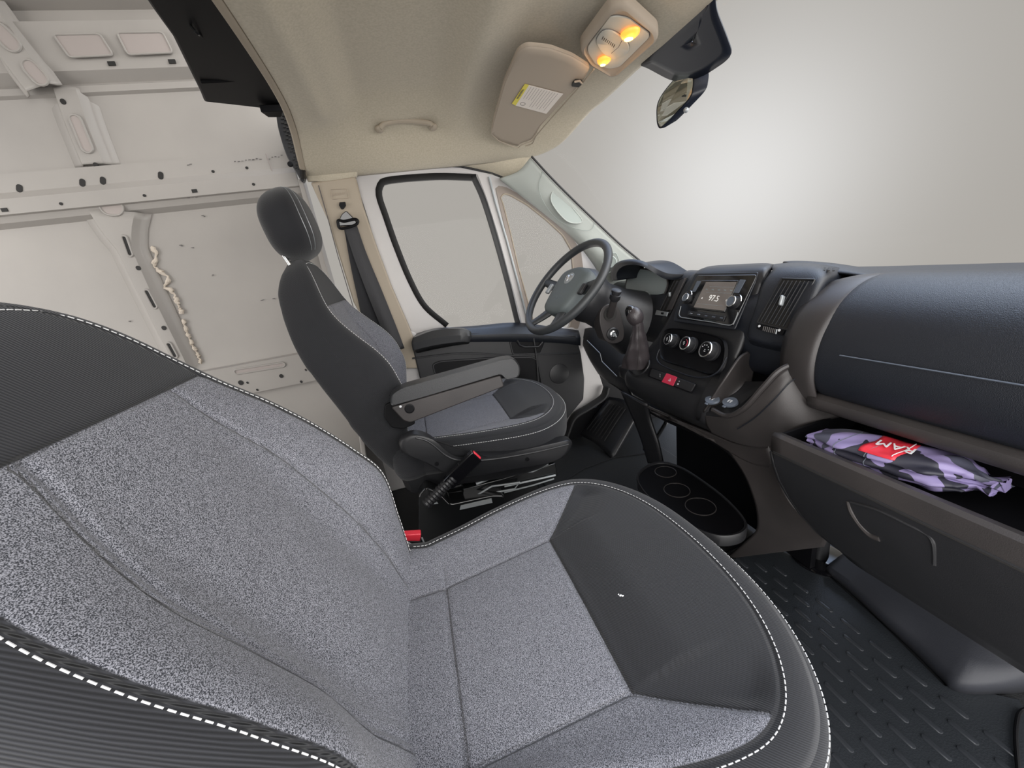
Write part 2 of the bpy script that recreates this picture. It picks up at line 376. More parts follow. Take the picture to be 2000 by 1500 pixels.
# paint scuffs
for (a, b_) in (((455, 315), (512, 309)), ((523, 310), (553, 303)), ((365, 323), (375, 321)), ((30, 419), (65, 418)), ((365, 387), (388, 385)), ((395, 421), (401, 424)), ((352, 479), (356, 480)), ((373, 482), (378, 483)), ((414, 537), (417, 538)), ((510, 587), (516, 586)), ((533, 583), (539, 583)), ((252, 626), (254, 628))):
    A, B = wp(*a, 1.101 if a[1] < 400 and a[1] > 300 else 1.136), wp(*b_, 1.101 if a[1] < 400 and a[1] > 300 else 1.136)
    n = max(2, int((B-A).length/.012)); q = MB()
    for i in range(n):
        c_ = A.lerp(B, (i+.5)/n)+V((0, 0, random.uniform(-.003, .003))); q.box(c_, (.010*random.uniform(.5, 1), .002, .0022*random.uniform(.6, 1.5)))
    part(q, 'scuff', M['ink'], wall, smooth=False)
def hat(pts, w, y0, y1, name, m='wall', flange=.028):
    """pressed hat-section rib along a line of sightings, w = half width"""
    P = crv([wp(a, b_, 1.12) for a, b_ in pts], 26); W_ = w if isinstance(w, list) else [w, w]
    rows = []
    for i, p in enumerate(P):
        t = (P[min(25, i+1)]-P[max(0, i-1)]).normalized(); n = V((0, 1, 0)).cross(t).normalized(); ww = interp([(k/(len(W_)-1), W_[k]) for k in range(len(W_))], i/25)
        rows.append([V((p.x, yy, p.z))+n*o for o, yy in ((-ww-flange, y0), (-ww-.006, y0-.002), (-ww, y0-.006), (-ww+.012, y1), (0, y1-.001), (ww-.012, y1), (ww, y0-.006), (ww+.006, y0-.002), (ww+flange, y0))])
    g = MB(); g.grid(rows); return part(g, name, M[m], wall, solid=.003, soff=0, ang=50)
# lower rib: flares under the waist rail
hat([(222, 412), (232, 450), (262, 520), (300, 600), (335, 670), (372, 745)], [.085, .036, .034, .034, .034, .034], 1.136, 1.108, 'rib')
hat([(130, 172), (155, 245), (186, 322)], [.044, .044, .044], 1.134, 1.108, 'rib')
hat([(-25, 10), (30, 85), (75, 150), (100, 184)], [.05, .05, .05, .048], 1.095, 1.068, 'rib', flange=.012)
for a in ((243, 465, 254, 496), (287, 570, 302, 598), (330, 673, 342, 695)): slot(*a, .009, 1.1065, 'hole')
for a in ((270, 523), (320, 640), (123, 198), (187, 322)): slot(a[0], a[1], a[0]+.5, a[1]+1, .008, 1.1065, lip=False)
slot(148, 235, 170, 288, .017, 1.1055, 'recess'); slot(60, 132, 78, 152, .022, 1.066, 'recess'); slot(0, 62, 22, 84, .024, 1.066, 'recess')
slot(214, 404, 222, 404, .030, 1.1065, 'recess')
for poly in (((104, 68), (195, 66), (222, 108), (136, 112)), ((228, 64), (318, 63), (338, 103), (250, 107))):
    P = rpoly([wp(a, b_, 1.082) for a, b_ in poly], .012); q = MB(); q.slab(P, (0, .004, 0)); part(q, 'panel_recess', M['recess'], wall, smooth=False)
    t = MB(); t.tube([p+V((0, -.001, 0)) for p in P], .003, 6, closed=True); part(t, 'recess_rim', M['wall'], wall)
for px, py in ((218, 124), (336, 120)):
    q = MB(); q.box(wp(px, py, 1.09), (.022, .004, .012)); part(q, 'square_hole', M['hole'], wall, smooth=False)
# squeezed-out sealer along the lower rib
for pts, w in (([(296, 483), (306, 500), (302, 520), (316, 532), (330, 545), (322, 560), (338, 572), (350, 600), (356, 612)], .008), ([(358, 625), (366, 650), (375, 672), (386, 690), (393, 708)], .007)):
    P = crv([wp(a, b_, 1.134) for a, b_ in pts], 60); rows = MB(); rows.tube([p+V((random.uniform(-.004, .004), 0, random.uniform(-.002, .002))) for p in P], lambda t: w*(.8+.35*math.sin(t*40)), 8); part(rows, 'sealer_bead', M['putty'], wall)
# vertical joint in the waist rail near the pillar + rail end curve
t = MB(); t.tube(crv([wp(a, b_, 1.100) for a, b_ in ((519, 300), (530, 330), (540, 362))], 12), .0015, 6); part(t, 'panel_joint', M['recess'], wall)
# lower corner of the bay beside the driver seat
t = MB(); t.slab([V((-.36, 1.08, 0)), V((-.345, .62, 0)), V((-.345, .62, .25)), V((-.345, .98, .62)), V((-.345, 1.08, 1.5)), V((-.345, 1.14, 1.5)), V((-.345, 1.14, 0))], (.02, 0, 0)); part(t, 'pillar_return', M['wall'], wall, bevel=.004)
# ---- pressed front pillar of the bay (inner side of the rear edge of the cab)
# ---- closed far side and roof of the load bay, unseen, added to dim it
g = MB(); g.box((-1.4, -.71, 1.15), (1.7, .03, 2.3)); struct(g.build('wall_right', M['wall'], smooth=False))
g = MB(); g.box((-1.32, .2, 2.31), (1.95, 1.86, .02)); struct(g.build('ceiling', M['wall'], smooth=False))
# ---- headliner
XR = [(-.7, -.245), (.2, -.235), (.64, -.245), (.85, -.27), (1.0, -.30), (1.09, -.31)]
XF = [(-.7, .86), (-.3, .88), (.2, .893), (.5, .885), (.8, .86), (.95, .79), (1.03, .70), (1.09, .58)]
hl = MB(); rows = []; NY, NX = 110, 90
for i in range(NY+1):
    y = -.68+(1.085+.68)*i/NY; xr, xf = sinterp(XR, y), sinterp(XF, y); r = []
    yy = abs(y-.2)
    for j in range(NX+1):
        t = j/NX; x = xr+(xf-xr)*t
        drop = .115*sm(.60, .885, yy)+.02*sm(.3, .8, yy)
        z = 1.625-drop
        dome = sm(-.10, -.02, x)*(1-sm(.22, .32, x))*(1-sm(.5, .68, yy))
        z += .030*dome - .012*math.exp(-((x-.33)/.05)**2)*(1-sm(.6, .75, yy)) - .010*math.exp(-((x+.155)/.022)**2)*(1-sm(.5, .6, yy))
        z -= .022*sm(-.06, -.16, x)*(1-sm(.6, .8, yy))
        z -= .030*sm(.60, .90, x)
        z += .012*sm(.36, .45, x)*(1-sm(.62, .74, x))*(1-sm(.55, .66, yy))
        z += .018*math.exp(-((x-.12)/.16)**4)*math.exp(-((yy-.70)/.05)**2)          # grab handle niche
        z -= .012*math.exp(-((x-.36)/.07)**2)*math.exp(-((yy-.66)/.08)**2)
        if j == 0: z += .02
        r.append(V((x, y, z)))
    rows.append(r)
hl.grid(rows); ceil = hl.build('ceiling', M['head'], solid=.012, soff=0, ang=60); struct(ceil)
# rolled edge and windscreen finisher
def hz(i, j): return rows[i][j]
e = MB(); e.tube([hz(i, 0)+V((0, 0, -.012)) for i in range(0, NY+1, 3)], .012, 8, flat=.8); struct(e.build('trim_1', M['trimb']))
for px, py in ((544, 116), (591, 199)):
    c_ = at(px, py, x=-.20 if py < 150 else -.205); m_ = MB(); m_.lathe(c_, (0.1, -.35, -1), [(.016, 0), (.016, .004), (.0135, .006)], 20); struct(m_.build('trim_2', M['trimb']))
# corner drop where the headliner runs down onto the pillar
cn = MB()
R_ = []
for yv, tab in ((1.04, [(600, 352), (640, 352), (696, 343)]), (1.05, [(590, 310), (640, 325), (700, 320)]), (1.05, [(575, 262), (640, 285), (710, 300)]), (1.04, [(560, 215), (620, 235), (700, 262)])):
    R_.append(crv([at(a, b_, y=yv) for a, b_ in tab], 10))
cn.grid(R_); struct(cn.build('trim_3', M['head'], solid=.02, soff=1))
sk = MB(); ra = crv([at(a, b_, y=1.045) for a, b_ in ((640, 335), (700, 312), (800, 296), (900, 294), (980, 300), (1042, 300))], 40); rb_ = crv([at(a, b_, y=1.092) for a, b_ in ((690, 352), (722, 331), (830, 322), (905, 326), (965, 341), (1014, 362))], 40)
rm = [(a+b_)/2+V((0, .012, .006)) for a, b_ in zip(ra, rb_)]; sk.grid([ra, rm, rb_]); struct(sk.build('trim_6', M['head'], solid=.01))
# ---- middle pillar trim
bp_ = thing('trim_4', loc=(-.2, 1.06, 1.0), kind='structure')
pts = [at(a, b_, y=1.045) for a, b_ in ((606, 356), (694, 345), (708, 400), (735, 480), (765, 560), (800, 640), (830, 720), (760, 720), (690, 590), (640, 430))]
s_ = MB(); s_.slab(pts, (0, .05, 0)); part(s_, 'pillar_cover', M['trimb'], bp_, bevel=.006)
t = MB(); t.tube([at(a, b_, y=1.042) for a, b_ in ((622, 362), (640, 425), (660, 500), (690, 600), (700, 640))], .0018, 6); part(t, 'seam', M['ink'], bp_)
s_ = MB(); s_.slab([V((-.37, 1.07, .0)), V((-.36, 1.07, .98)), V((-.02, 1.07, .80)), V((.08, 1.07, .0))], (0, .04, 0)); part(s_, 'pillar_foot', M['white'], bp_, bevel=.006)
t = MB(); P = rpoly([at(a, b_, y=1.042) for a, b_ in ((645, 370), (678, 369), (681, 387), (648, 389))], .006); t.tube(P, .0013, 6, closed=True); part(t, 'badge_frame', M['visor'], bp_)
text('AIRBAG', .014, at(663, 379, y=1.0435), (1, 0, .02), (0, 0, 1), M['visor'], 'embossed_word', bp_)
# ---- windscreen post trim
ap = thing('trim_5', loc=(.9, 1.05, .96), kind='structure')
A1 = [(1036, 308, .985), (1075, 350, .99), (1120, 395, .995), (1165, 438, 1.0), (1210, 480, 1.0), (1252, 515, 1.0), (1262, 530, 1.0)]
A2 = [(1012, 335, 1.02), (1050, 378, 1.025), (1095, 425, 1.03), (1135, 465, 1.03), (1175, 505, 1.03), (1208, 540, 1.03), (1210, 560, 1.03)]
A3 = [(975, 350, 1.06), (1020, 385, 1.07), (1065, 420, 1.075), (1110, 458, 1.08), (1145, 498, 1.08), (1170, 540, 1.08), (1172, 590, 1.08)]
def yrow(tab): return crv([at(a, b_, y=c_) for a, b_, c_ in tab], 40)
r1, r2, r3 = yrow(A1), yrow(A2), yrow(A3)
g = MB(); g.grid([[crv([r1[i], r2[i], r3[i]], 10)[k] for i in range(40)] for k in range(10)]); part(g, 'post_cover', M['pillar'], ap, solid=.012, soff=1)
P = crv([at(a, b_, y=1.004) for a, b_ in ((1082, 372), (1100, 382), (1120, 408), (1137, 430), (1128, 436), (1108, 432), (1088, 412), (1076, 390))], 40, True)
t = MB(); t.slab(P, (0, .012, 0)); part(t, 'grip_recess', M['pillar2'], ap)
t = MB(); t.tube(P, .0025, 6, closed=True); part(t, 'recess_edge', M['pillar'], ap)
t = MB(); t.tube(crv([at(a, b_, y=yy) for a, b_, yy in ((1060, 335, .985), (1052, 365, 1.01), (1062, 395, 1.015), (1090, 430, 1.02), (1130, 448, 1.01), (1155, 448, 1.0), (1162, 432, .997))], 40), .0012, 5); part(t, 'cover_joint', M['pillar2'], ap)
t = MB(); t.tube([p+V((.004, -.004, .004)) for p in r1], .005, 6); part(t, 'glass_seal', M['rub'], ap)
c_ = at(1193, 512, y=1.005); t = MB(); t.lathe(c_, (-.5, -1, .1), [(.030, 0), (.030, .004), (.026, .008), (.020, .006)], 24); part(t, 'tweeter_grille', M['pillar2'], ap)
t = MB(); P = rpoly([c_+V((dx, -.004, dz)) for dx, dz in ((-.03, .045), (.03, .04), (.045, 0), (.028, -.045), (-.028, -.05), (-.05, 0))], .01); t.tube(P, .003, 6, closed=True); part(t, 'grille_surround', M['pillar2'], ap)
# ---- driver door
door = thing('door_1', loc=(.3, 1.1, .2), kind='structure')
YD = 1.10
def dp(L, y=YD): return [at(a, b_, y=y) for a, b_ in L]
outA = dp([(690, 352), (700, 340), (722, 331), (760, 327), (830, 323), (900, 327), (955, 340), (962, 380), (985, 450), (1010, 540), (1035, 640), (1040, 668), (960, 690), (850, 720), (815, 700), (790, 655), (762, 585), (738, 500), (715, 420)])
inA = dp([(733, 378), (736, 358), (752, 346), (790, 341), (850, 337), (905, 336), (933, 341), (950, 385), (972, 455), (998, 550), (1020, 634), (1010, 640), (950, 640), (880, 643), (858, 632), (826, 600), (797, 550), (768, 480), (747, 420)])
RA, RB = resamp(outA, 120, True), resamp(inA, 120, True)
k0 = min(range(120), key=lambda k: (RB[k]-RA[0]).length); RB = RB[k0:]+RB[:k0]
g = MB(); g.ring(RA, RB, (0, .03, 0)); part(g, 'window_frame', M['white'], door, bevel=.004)
outB = dp([(940, 337), (985, 350), (1030, 375), (1075, 405), (1120, 445), (1160, 490), (1185, 540), (1185, 640), (1160, 672), (1035, 672), (1030, 640), (1005, 540), (980, 450), (958, 380)])
inB = dp([(968, 368), (975, 362), (990, 366), (1030, 388), (1075, 422), (1112, 455), (1135, 490), (1140, 530), (1140, 600), (1130, 642), (1085, 645), (1040, 645), (1026, 600), (1003, 520), (985, 440), (972, 385)])
RA, RB = resamp(outB, 100, True), resamp(inB, 100, True); k0 = min(range(100), key=lambda k: (RB[k]-RA[0]).length); RB = RB[k0:]+RB[:k0]
g = MB(); g.ring([p+V((0, .004, 0)) for p in RA], [p+V((0, .004, 0)) for p in RB], (0, .03, 0)); part(g, 'quarter_frame', M['white'], door, bevel=.003)
inC = dp([(978, 386), (984, 378), (997, 381), (1030, 400), (1068, 430), (1100, 460), (1116, 488), (1120, 530), (1120, 600), (1112, 640), (1085, 642), (1046, 642), (1034, 600), (1012, 520), (996, 450), (983, 400)], 1.105)
RC = resamp(inC, 100, True); k0 = min(range(100), key=lambda k: (RC[k]-RB[0]).length); RC = RC[k0:]+RC[:k0]
g = MB(); g.ring([p+V((0, .001, 0)) for p in RB], RC, (0, .02, 0)); part(g, 'quarter_trim', M['quarter'], door)
t = MB(); t.tube(RC, .0035, 6, closed=True); part(t, 'quarter_seal', M['trimb'], door)
sealp = dp([(733, 378), (736, 358), (752, 346), (790, 341), (850, 337), (905, 336), (933, 341), (950, 385), (972, 455), (998, 550), (1020, 634)])
def flat_band(L, w, y, name, m, depth=.012):
    P = crv(L, 50); rows = []
    c0 = sum(P, V())/50
    for i, p in enumerate(P):
        t = (P[min(49, i+1)]-P[max(0, i-1)]).normalized(); n = V((0, 1, 0)).cross(t).normalized()
        if n.dot(c0-p) < 0: n = -n
        rows.append([p+V((0, -.002, 0)), p+n*w+V((0, -.002, 0)), p+n*w+V((0, depth, 0))])
    g = MB(); g.grid(rows); return part(g, name, M[m], door, solid=.002, soff=0)
flat_band(dp([(870, 640), (826, 602), (797, 552), (768, 482), (747, 422), (734, 382), (738, 356), (760, 345), (850, 338), (930, 340)]), .027, YD, 'window_seal', 'rub')
flat_band(dp([(928, 340), (948, 385), (970, 455), (996, 550), (1016, 632)]), .024, YD, 'division_seal', 'rub')
t = MB(); t.tube(dp([(955, 345), (968, 395), (990, 470), (1014, 560), (1034, 640)], 1.094), .006, 8); part(t, 'division_bar', M['silver'], door)
t = MB(); t.tube([p+V((0, -.004, 0)) for p in dp([(690, 352), (700, 338), (722, 329), (760, 325), (830, 321), (900, 325), (960, 338), (1010, 358), (1060, 390), (1110, 432), (1150, 478)])], .006, 8); part(t, 'door_seal', M['rub'], door)
t = MB(); t.tube(dp([(692, 352), (717, 430), (742, 515), (768, 590), (800, 665)], 1.092), .006, 8); part(t, 'door_seal', M['rub'], door)
t = MB(); t.lathe(at(805, 652, y=1.099), (0, -1, 0), [(.011, 0), (.011, .003), (.008, .004)], 20); part(t, 'bump_stop', M['rub'], door)
# glass
g = MB(); g.slab([p+V((0, .02, 0)) for p in dp([(733, 378), (752, 346), (850, 337), (933, 341), (972, 455), (1020, 634), (870, 640), (826, 600), (797, 550), (768, 480)])], (0, .004, 0)); part(g, 'window_glass', M['glass'], door, smooth=False)
g = MB(); g.slab([p+V((0, .02, 0)) for p in dp([(970, 368), (990, 366), (1075, 422), (1135, 490), (1140, 600), (1110, 645), (1040, 645), (1003, 520)])], (0, .004, 0)); part(g, 'quarter_glass', M['glass'], door, smooth=False)
# white door metal below
s_ = MB(); s_.slab(dp([(780, 640), (860, 640), (1120, 640), (1136, 650), (1150, 690), (1172, 735), (1180, 760), (1168, 785), (1120, 815), (1080, 905), (840, 905)]), (0, .03, 0)); part(s_, 'door_shell', M['white'], door, bevel=.004)
# door card
YC = 1.035
card = [(803, 668), (812, 655), (840, 646), (900, 650), (960, 651), (1030, 652), (1125, 655), (1135, 690), (1142, 740), (1140, 780), (1118, 806), (1060, 880), (860, 880), (830, 780)]
s_ = MB(); s_.slab(rpoly(dp(card, YC), .012), (0, .06, 0)); part(s_, 'door_card', M['pl'], door, bevel=.006)
# rounded sill top of the card (pale where the sky catches it)
r = [crv([at(a, b_, y=c_) for a, b_, c_ in row], 30) for row in ([(868, 640, 1.095), (930, 636, 1.095), (1010, 630, 1.095), (1090, 640, 1.095), (1130, 645, 1.095)], [(840, 646, 1.06), (930, 643, 1.06), (1020, 640, 1.06), (1090, 648, 1.06), (1132, 652, 1.06)], [(835, 655, 1.035), (930, 654, 1.03), (1020, 652, 1.03), (1090, 657, 1.03), (1134, 660, 1.035)], [(835, 670, 1.03), (930, 668, 1.026), (1020, 668, 1.026), (1090, 670, 1.026), (1134, 675, 1.03)])]
g = MB(); g.grid(r); part(g, 'card_top', M['pl_soft'], door, solid=.01, soff=1)
# armrest pad
r = [crv([at(a, b_, y=c_) for a, b_, c_ in row], 24) for row in ([(812, 655, 1.03), (850, 641, 1.03), (900, 640, 1.03), (917, 645, 1.03)], [(806, 660, .985), (850, 645, .98), (900, 642, .98), (920, 648, .99)], [(804, 672, .965), (850, 660, .96), (895, 655, .96), (921, 657, .975)], [(806, 684, .97), (850, 674, .965), (895, 668, .965), (918, 668, .98)], [(815, 690, 1.0), (850, 682, 1.0), (895, 674, 1.0), (915, 672, 1.0)])]
g = MB(); g.grid(r); part(g, 'armrest_pad', M['arm_top'], door, solid=.006, soff=1)
# pull-handle recess and map pocket
P = rpoly(dp([(996, 668), (1004, 661), (1058, 660), (1064, 668), (1055, 690), (1002, 692)], YC-.001), .01); s_ = MB(); s_.slab(P, (0, .004, 0)); part(s_, 'handle_recess', M['pl_dark'], door, smooth=False)
t = MB(); t.tube(P, .004, 6, closed=True); part(t, 'recess_rim', M['pl'], door)
t = MB(); t.tube(dp([(1010, 665), (1015, 674), (1025, 678), (1052, 677), (1060, 668)], YC-.008), .006, 8); part(t, 'door_handle', M['pl'], door)
P = rpoly(dp([(845, 712), (860, 706), (975, 698), (1040, 698), (1050, 705), (1060, 760), (1050, 800), (870, 800)], YC-.001), .015); s_ = MB(); s_.slab(P, (0, .004, 0)); part(s_, 'map_pocket', M['pl_dark'], door, smooth=False)
t = MB(); t.tube(P, .005, 6, closed=True); part(t, 'pocket_rim', M['pl'], door)
t = MB(); t.tube(dp([(1042, 660), (1048, 700), (1052, 760), (1040, 820)], YC-.004), .006, 6); part(t, 'card_rib', M['pl'], door)
t = MB(); t.lathe(at(1092, 730, y=YC-.001), (0, -1, 0), [(.055, 0), (.055, .003), (.05, .005)], 30); part(t, 'speaker_cover', M['pl'], door)
t = MB(); t.tube(crv(dp([(805, 700), (900, 690), (1000, 694), (1060, 692), (1130, 690)], YC-.002), 30), .004, 6); part(t, 'card_seam', M['pl'], door)
# ---- door sill, side step and inner wing panel ahead of the door
s_ = MB(); s_.slab(dp([(1134, 690), (1165, 740), (1180, 775), (1165, 795), (1118, 812), (1090, 900), (1300, 900), (1300, 560), (1190, 560)], 1.115), (0, .04, 0)); struct(s_.build('wall_front', M['pl_dark'], smooth=False))
g = MB(); g.tube(crv(dp([(1185, 755), (1178, 775), (1150, 795), (1120, 815), (1105, 850), (1085, 890)], 1.06), 30), .03, 10, flat=.5); struct(g.build('trim_7', M['rub']))
# ---- windscreen: glass, header, ceramic sun band
ws = thing('window_1', loc=(1.1, .2, .9), kind='structure')
def wsp(u, v):   # u 0..1 across y, v 0 header .. 1 base
    y = -.66+u*1.66; xf = sinterp(XF, min(y, 1.0))-.01; top = V((xf, y, 1.60-.09*sm(.5, .82, abs(y-.2)))); yb = -.66+u*1.70
    bot = V((1.42-.35*((yb-.2)/.9)**2, yb, .93)); p = top.lerp(bot, v); p.x += .05*math.sin(v*math.pi); p.z += .03*math.sin(v*math.pi); return p
g = MB(); g.grid([[wsp(i/20, j/12) for i in range(21)] for j in range(13)]); part(g, 'windscreen_glass', M['glass'], ws, solid=.005, soff=1)
# cowl beyond the glass
# ================================================================== SEATS
WT = [(-.08, .19), (0, .232), (.1, .262), (.2, .276), (.3, .276), (.38, .273), (.46, .258), (.53, .228), (.59, .19), (.64, .152), (.68, .112), (.705, .07), (.72, .03), (.724, .012)]
BT = [(-.08, .0), (0, .012), (.1, .046), (.2, .080), (.28, .070), (.36, .051), (.44, .028), (.52, .006), (.58, 0), (.7, 0)]
TT = [(-.08, .085), (.1, .105), (.4, .112), (.62, .10), (.68, .075), (.71, .05), (.724, .04)]
DT = [(-.08, 0), (.60, 0), (.65, -.003), (.685, -.010), (.71, -.02), (.724, -.034)]
HB = .545
def make_seat(name, label, yc, lean, dz, xp, headrest, kx, kb, insert_far=.15, insert_near=-.18, group='front cab seats'):
    root = thing(name, label, 'seat', (.1, yc, 0), group)
    J = V((-.13, yc, .455+dz)); a = math.radians(lean); U = V((-math.sin(a), 0, math.cos(a))); D = V((math.cos(a), 0, math.sin(a)))
    def B(h, y, d): return J+U*h+D*d+V((0, y, 0))
    g = MB(); tw, se = [], []; rows = []; NH = 190; NF = 62
    def bb(h): return sinterp(BT, h)+kb*.030*math.exp(-((h-.33)/.12)**2)
    def yv(h, s): return (.165 if s < 0 else .15)*(1-.25*sm(.35, HB, h))*interp([(0, .9), (.1, 1), (.6, 1)], h)
    def front(h, y, w, ys):
        q = abs(y)/ys; d = sinterp(DT, h)+bb(h)*sm(.38, 1, q)
        k = abs(abs(y)-yv(h, y)); d -= .004*math.exp(-(k/.006)**2)*(1 if h < HB else 0)
        d -= .003*math.exp(-((h-HB)/.006)**2)
        d += .010*math.exp(-((h-.16)/.10)**2)*(1-sm(.0, .6, q))      # lumbar swell
        return d
    for i in range(NH+1):
        h = -.08+.804*(i/NH if i < NH*.8 else (.8+.2*math.sin((i/NH-.8)/.2*math.pi/2)))
        w = sinterp(WT, h); ys = max(.004, w-.034); t_ = sinterp(TT, h)+kb*.022*sm(.2, .5, h); d0 = sinterp(DT, h); b_ = bb(h)
        hf = []
        for j in range(NF+1):
            y = ys*j/NF; hf.append((y, front(h, y, w, ys), 1))
        db = d0+b_; m_ = min(.03, w*.3); r_ = (db+t_)
        side = [(ys+.016*min(1, w/.05), db-.001), (w-.006, db-.008*min(1, r_/.1)), (w+.003, db-.030*min(1, r_/.1)), (w+.003, db-r_*.5), (w, db-r_*.75), (w-m_*.35, -t_+.008), (w-m_, -t_), (w*.5, -t_-.004), (0, -t_-.006)]
        sd = crv([V((p[0], p[1], 0)) for p in [(ys, db)]+side], 34)[1:]
        hf += [(p.x, p.y, 0) for p in sd]
        full = [( -y, d, f) for y, d, f in reversed(hf[1:-1])]; full = hf+[(-y, d, f) for y, d, f in reversed(hf[1:-1])]
        kn = 1+(1-kb)*.085*sm(.0, .15, h)*(1-sm(.46, .60, h))
        rows.append([B(h, y*(kn if y < 0 else 1), d) for y, d, f in full])
        for y, d, f in full:
            e = ys-abs(y)
            if f: tw.append(min(e-.002, HB-h)); se.append(min(abs(abs(y)-yv(h, y)) if h < HB else 9, abs(h-HB), abs(e)))
            else: tw.append(-abs(e)-.002 if abs(e) > 0 else -.002); se.append(min(abs(abs(y)-ys), 9) if d > -t_*.3 else 9)
    g.grid(rows, cu=True, cap=True)
    off = root.location; g.v = [p-off for p in g.v]
    def raw(name, mb, tw, se, m, par):
        me = bpy.data.meshes.new(name); me.from_pydata([tuple(p) for p in mb.v], [], mb.f); me.update()
        for nm, arr in (('tweed', tw), ('seam', se)):
            at_ = me.attributes.new(nm, 'FLOAT', 'POINT'); at_.data.foreach_set('value', arr)
        me.materials.append(m)
        for p in me.polygons: p.use_smooth = True
        bm = bmesh.new(); bm.from_mesh(me); bmesh.ops.recalc_face_normals(bm, faces=bm.faces); bm.to_mesh(me); bm.free()
        o = bpy.data.objects.new(name, me); COL.objects.link(o); o.parent = par; return o
    back = raw('backrest', g, tw, se, M['seat'], root)
    # sewing along the outside of the front panel
    st = MB(); P = []
    for i in range(160):
        h = .0+.68*i/159; w = sinterp(WT, h); ys = w-.034+.007; P.append((h, ys, sinterp(DT, h)+bb(h)-.001))
    L = [B(h, y, d+.0012) for h, y, d in P]; Rr = [B(h, -y*(1+(1-kb)*.085*sm(.0, .15, h)*(1-sm(.46, .60, h))), d+.0012) for h, y, d in P]
    top = [B(.68+.016*math.sin(math.pi*k/20), P[-1][1]*math.cos(math.pi*k/20), -.012) for k in range(1, 20)]
    st.stitch(Rr+list(reversed(top)) + list(reversed(L)), .0065, .0022, .0008)
    # second, outer row
    so = part(st, 'stitching', M['thread'], root)
    # ---- cushion
    z0 = .47+dz
    O2 = [(-.16, .19), (-.08, .215), (0, .236), (.08, .262), (.16, .281), (.24, .291), (.30, .284), (.35, .25), (.39, .19), (.415, .11), (.424, 0)]; O2 = [(x*(kx if x > 0 else 1), y) for x, y in O2]
    out = [V((x, y, 0)) for x, y in O2]+[V((x, -y, 0)) for x, y in reversed(O2[:-1])]
    N_ = 440; O = crv(out, N_, True); C0 = V((.13, 0, 0))
    def fp(x, y):   # signed distance: + in the plain front panel
        yf, yn = insert_far, insert_near
        k = .86
        if y > yf: return (x-(xp+(y-yf)*.95))*.72
        if y < yn: return (x-(xp+(yn-y)*1.45))*.57
        return x-xp
    def yi(x, s):
        t = max(0, min(1, (x+.06)/(xp+.06)))
        return (insert_far*t+(insert_far-.04)*(1-t)) if s > 0 else -(insert_near*t+(insert_near-.01)*(1-t))
    def zt(x, y, s):
        f = fp(x, y); yo = max(.05, interp([(a, b_) for a, b_ in O2], x)); e = yi(x, y)
        zs = z0-.010+.026*sm(0, 1, (abs(y)-e)/max(.02, yo-e)) if abs(y) > e else z0-.010+.004*(1-(y/e)**2)
        zf = z0-.006+.022*sm(0, .10, f)
        z = zs+(zf-zs)*sm(-.004, .034, f)
        z -= .003*math.exp(-(abs(f)/.005)**2)
        if f < 0: z -= .003*math.exp(-((abs(y)-e)/.005)**2)+(.003*math.exp(-((x+.06)/.005)**2) if abs(y) < e+.05 else 0)
        z = z*(1-sm(.9, 1, s))+(z0+.015)*sm(.9, 1, s)
        return z
    g = MB(); rows = []; tw, se = [], []
    NS = 84
    for i in range(NS+1):
        s = .01+.99*(i/NS); r = []
        for o_ in O:
            p = C0.lerp(o_, s); f = fp(p.x, p.y); e = yi(p.x, p.y); r.append(V((p.x, yc+p.y, zt(p.x, p.y, s))))
            ed = (o_-C0).length*(1-s)*.93
            tw.append(min(ed-.004, -f)); se.append(min(abs(f), ed, abs(abs(p.y)-e) if (f < 0 and p.x > -.15) else 9, abs(p.x+.06) if abs(p.y) < e+.0 else 9))
        rows.append(r)
    nrm_ = []
    for k in range(N_):
        t = (O[(k+1) % N_]-O[k-1]).normalized(); n = V((t.y, -t.x, 0)); 
        if n.dot(O[k]-C0) < 0: n = -n
        nrm_.append(n)
    for e, z in ((.004, .0150), (.013, .0145), (.022, .011), (.030, .003), (.036, -.009), (.039, -.025), (.038, -.045), (.037, -.07), (.034, -.095), (.026, -.115)):
        r = []
        for k in range(N_):
            fr = sm(.1, .35, O[k].x); r.append(V((O[k].x, yc+O[k].y, z0+z))+nrm_[k]*e*(1+.35*fr)); tw.append(-e-.002); se.append(e if e < .01 else abs(e-.031)*.6+.001)
        rows.append(r)
    g.grid(rows, cu=True, cap=True); g.v = [p-off for p in g.v]
    cu = raw('cushion', g, tw, se, M['seat'], root)
    st = MB(); idx = [k for k in range(N_)]; P = [V((O[k].x, yc+O[k].y, z0+.0148))+nrm_[k]*.006 for k in idx if O[k].x > -.12]
    # order from the near rear corner round the front to the far rear corner
    cut = max(range(len(P)), key=lambda k: (P[k]-P[k-1]).length); P = P[cut:]+P[:cut]
    st.stitch(P, .0065, .0022, .0008); part(st, 'stitching', M['thread'], root); st = MB()
    P2 = [V((O[k].x, yc+O[k].y, z0-.010))+nrm_[k]*(.0372*(1+.35*sm(.1, .35, O[k].x))) for k in idx if O[k].x > -.12]; cut = max(range(len(P2)), key=lambda k: (P2[k]-P2[k-1]).length); P2 = P2[cut:]+P2[:cut]
    st.stitch(P2, .0065, .0022, .0008)
    part(st, 'stitching', M['thread'], root)
    # plastic skirt under the cushion
    g = MB(); rows = []
    for e, z in ((.022, -.108), (.022, -.118), (.020, -.125), (.014, -.165), (.0, -.185)):
        rows.append([V((O[k].x, yc+O[k].y, z0+z))+nrm_[k]*e*(1+.3*sm(.1, .35, O[k].x)) for k in range(0, N_, 4)])
    g.grid(rows, cu=True, cap=True); part(g, 'seat_pan', M['pl'], root)
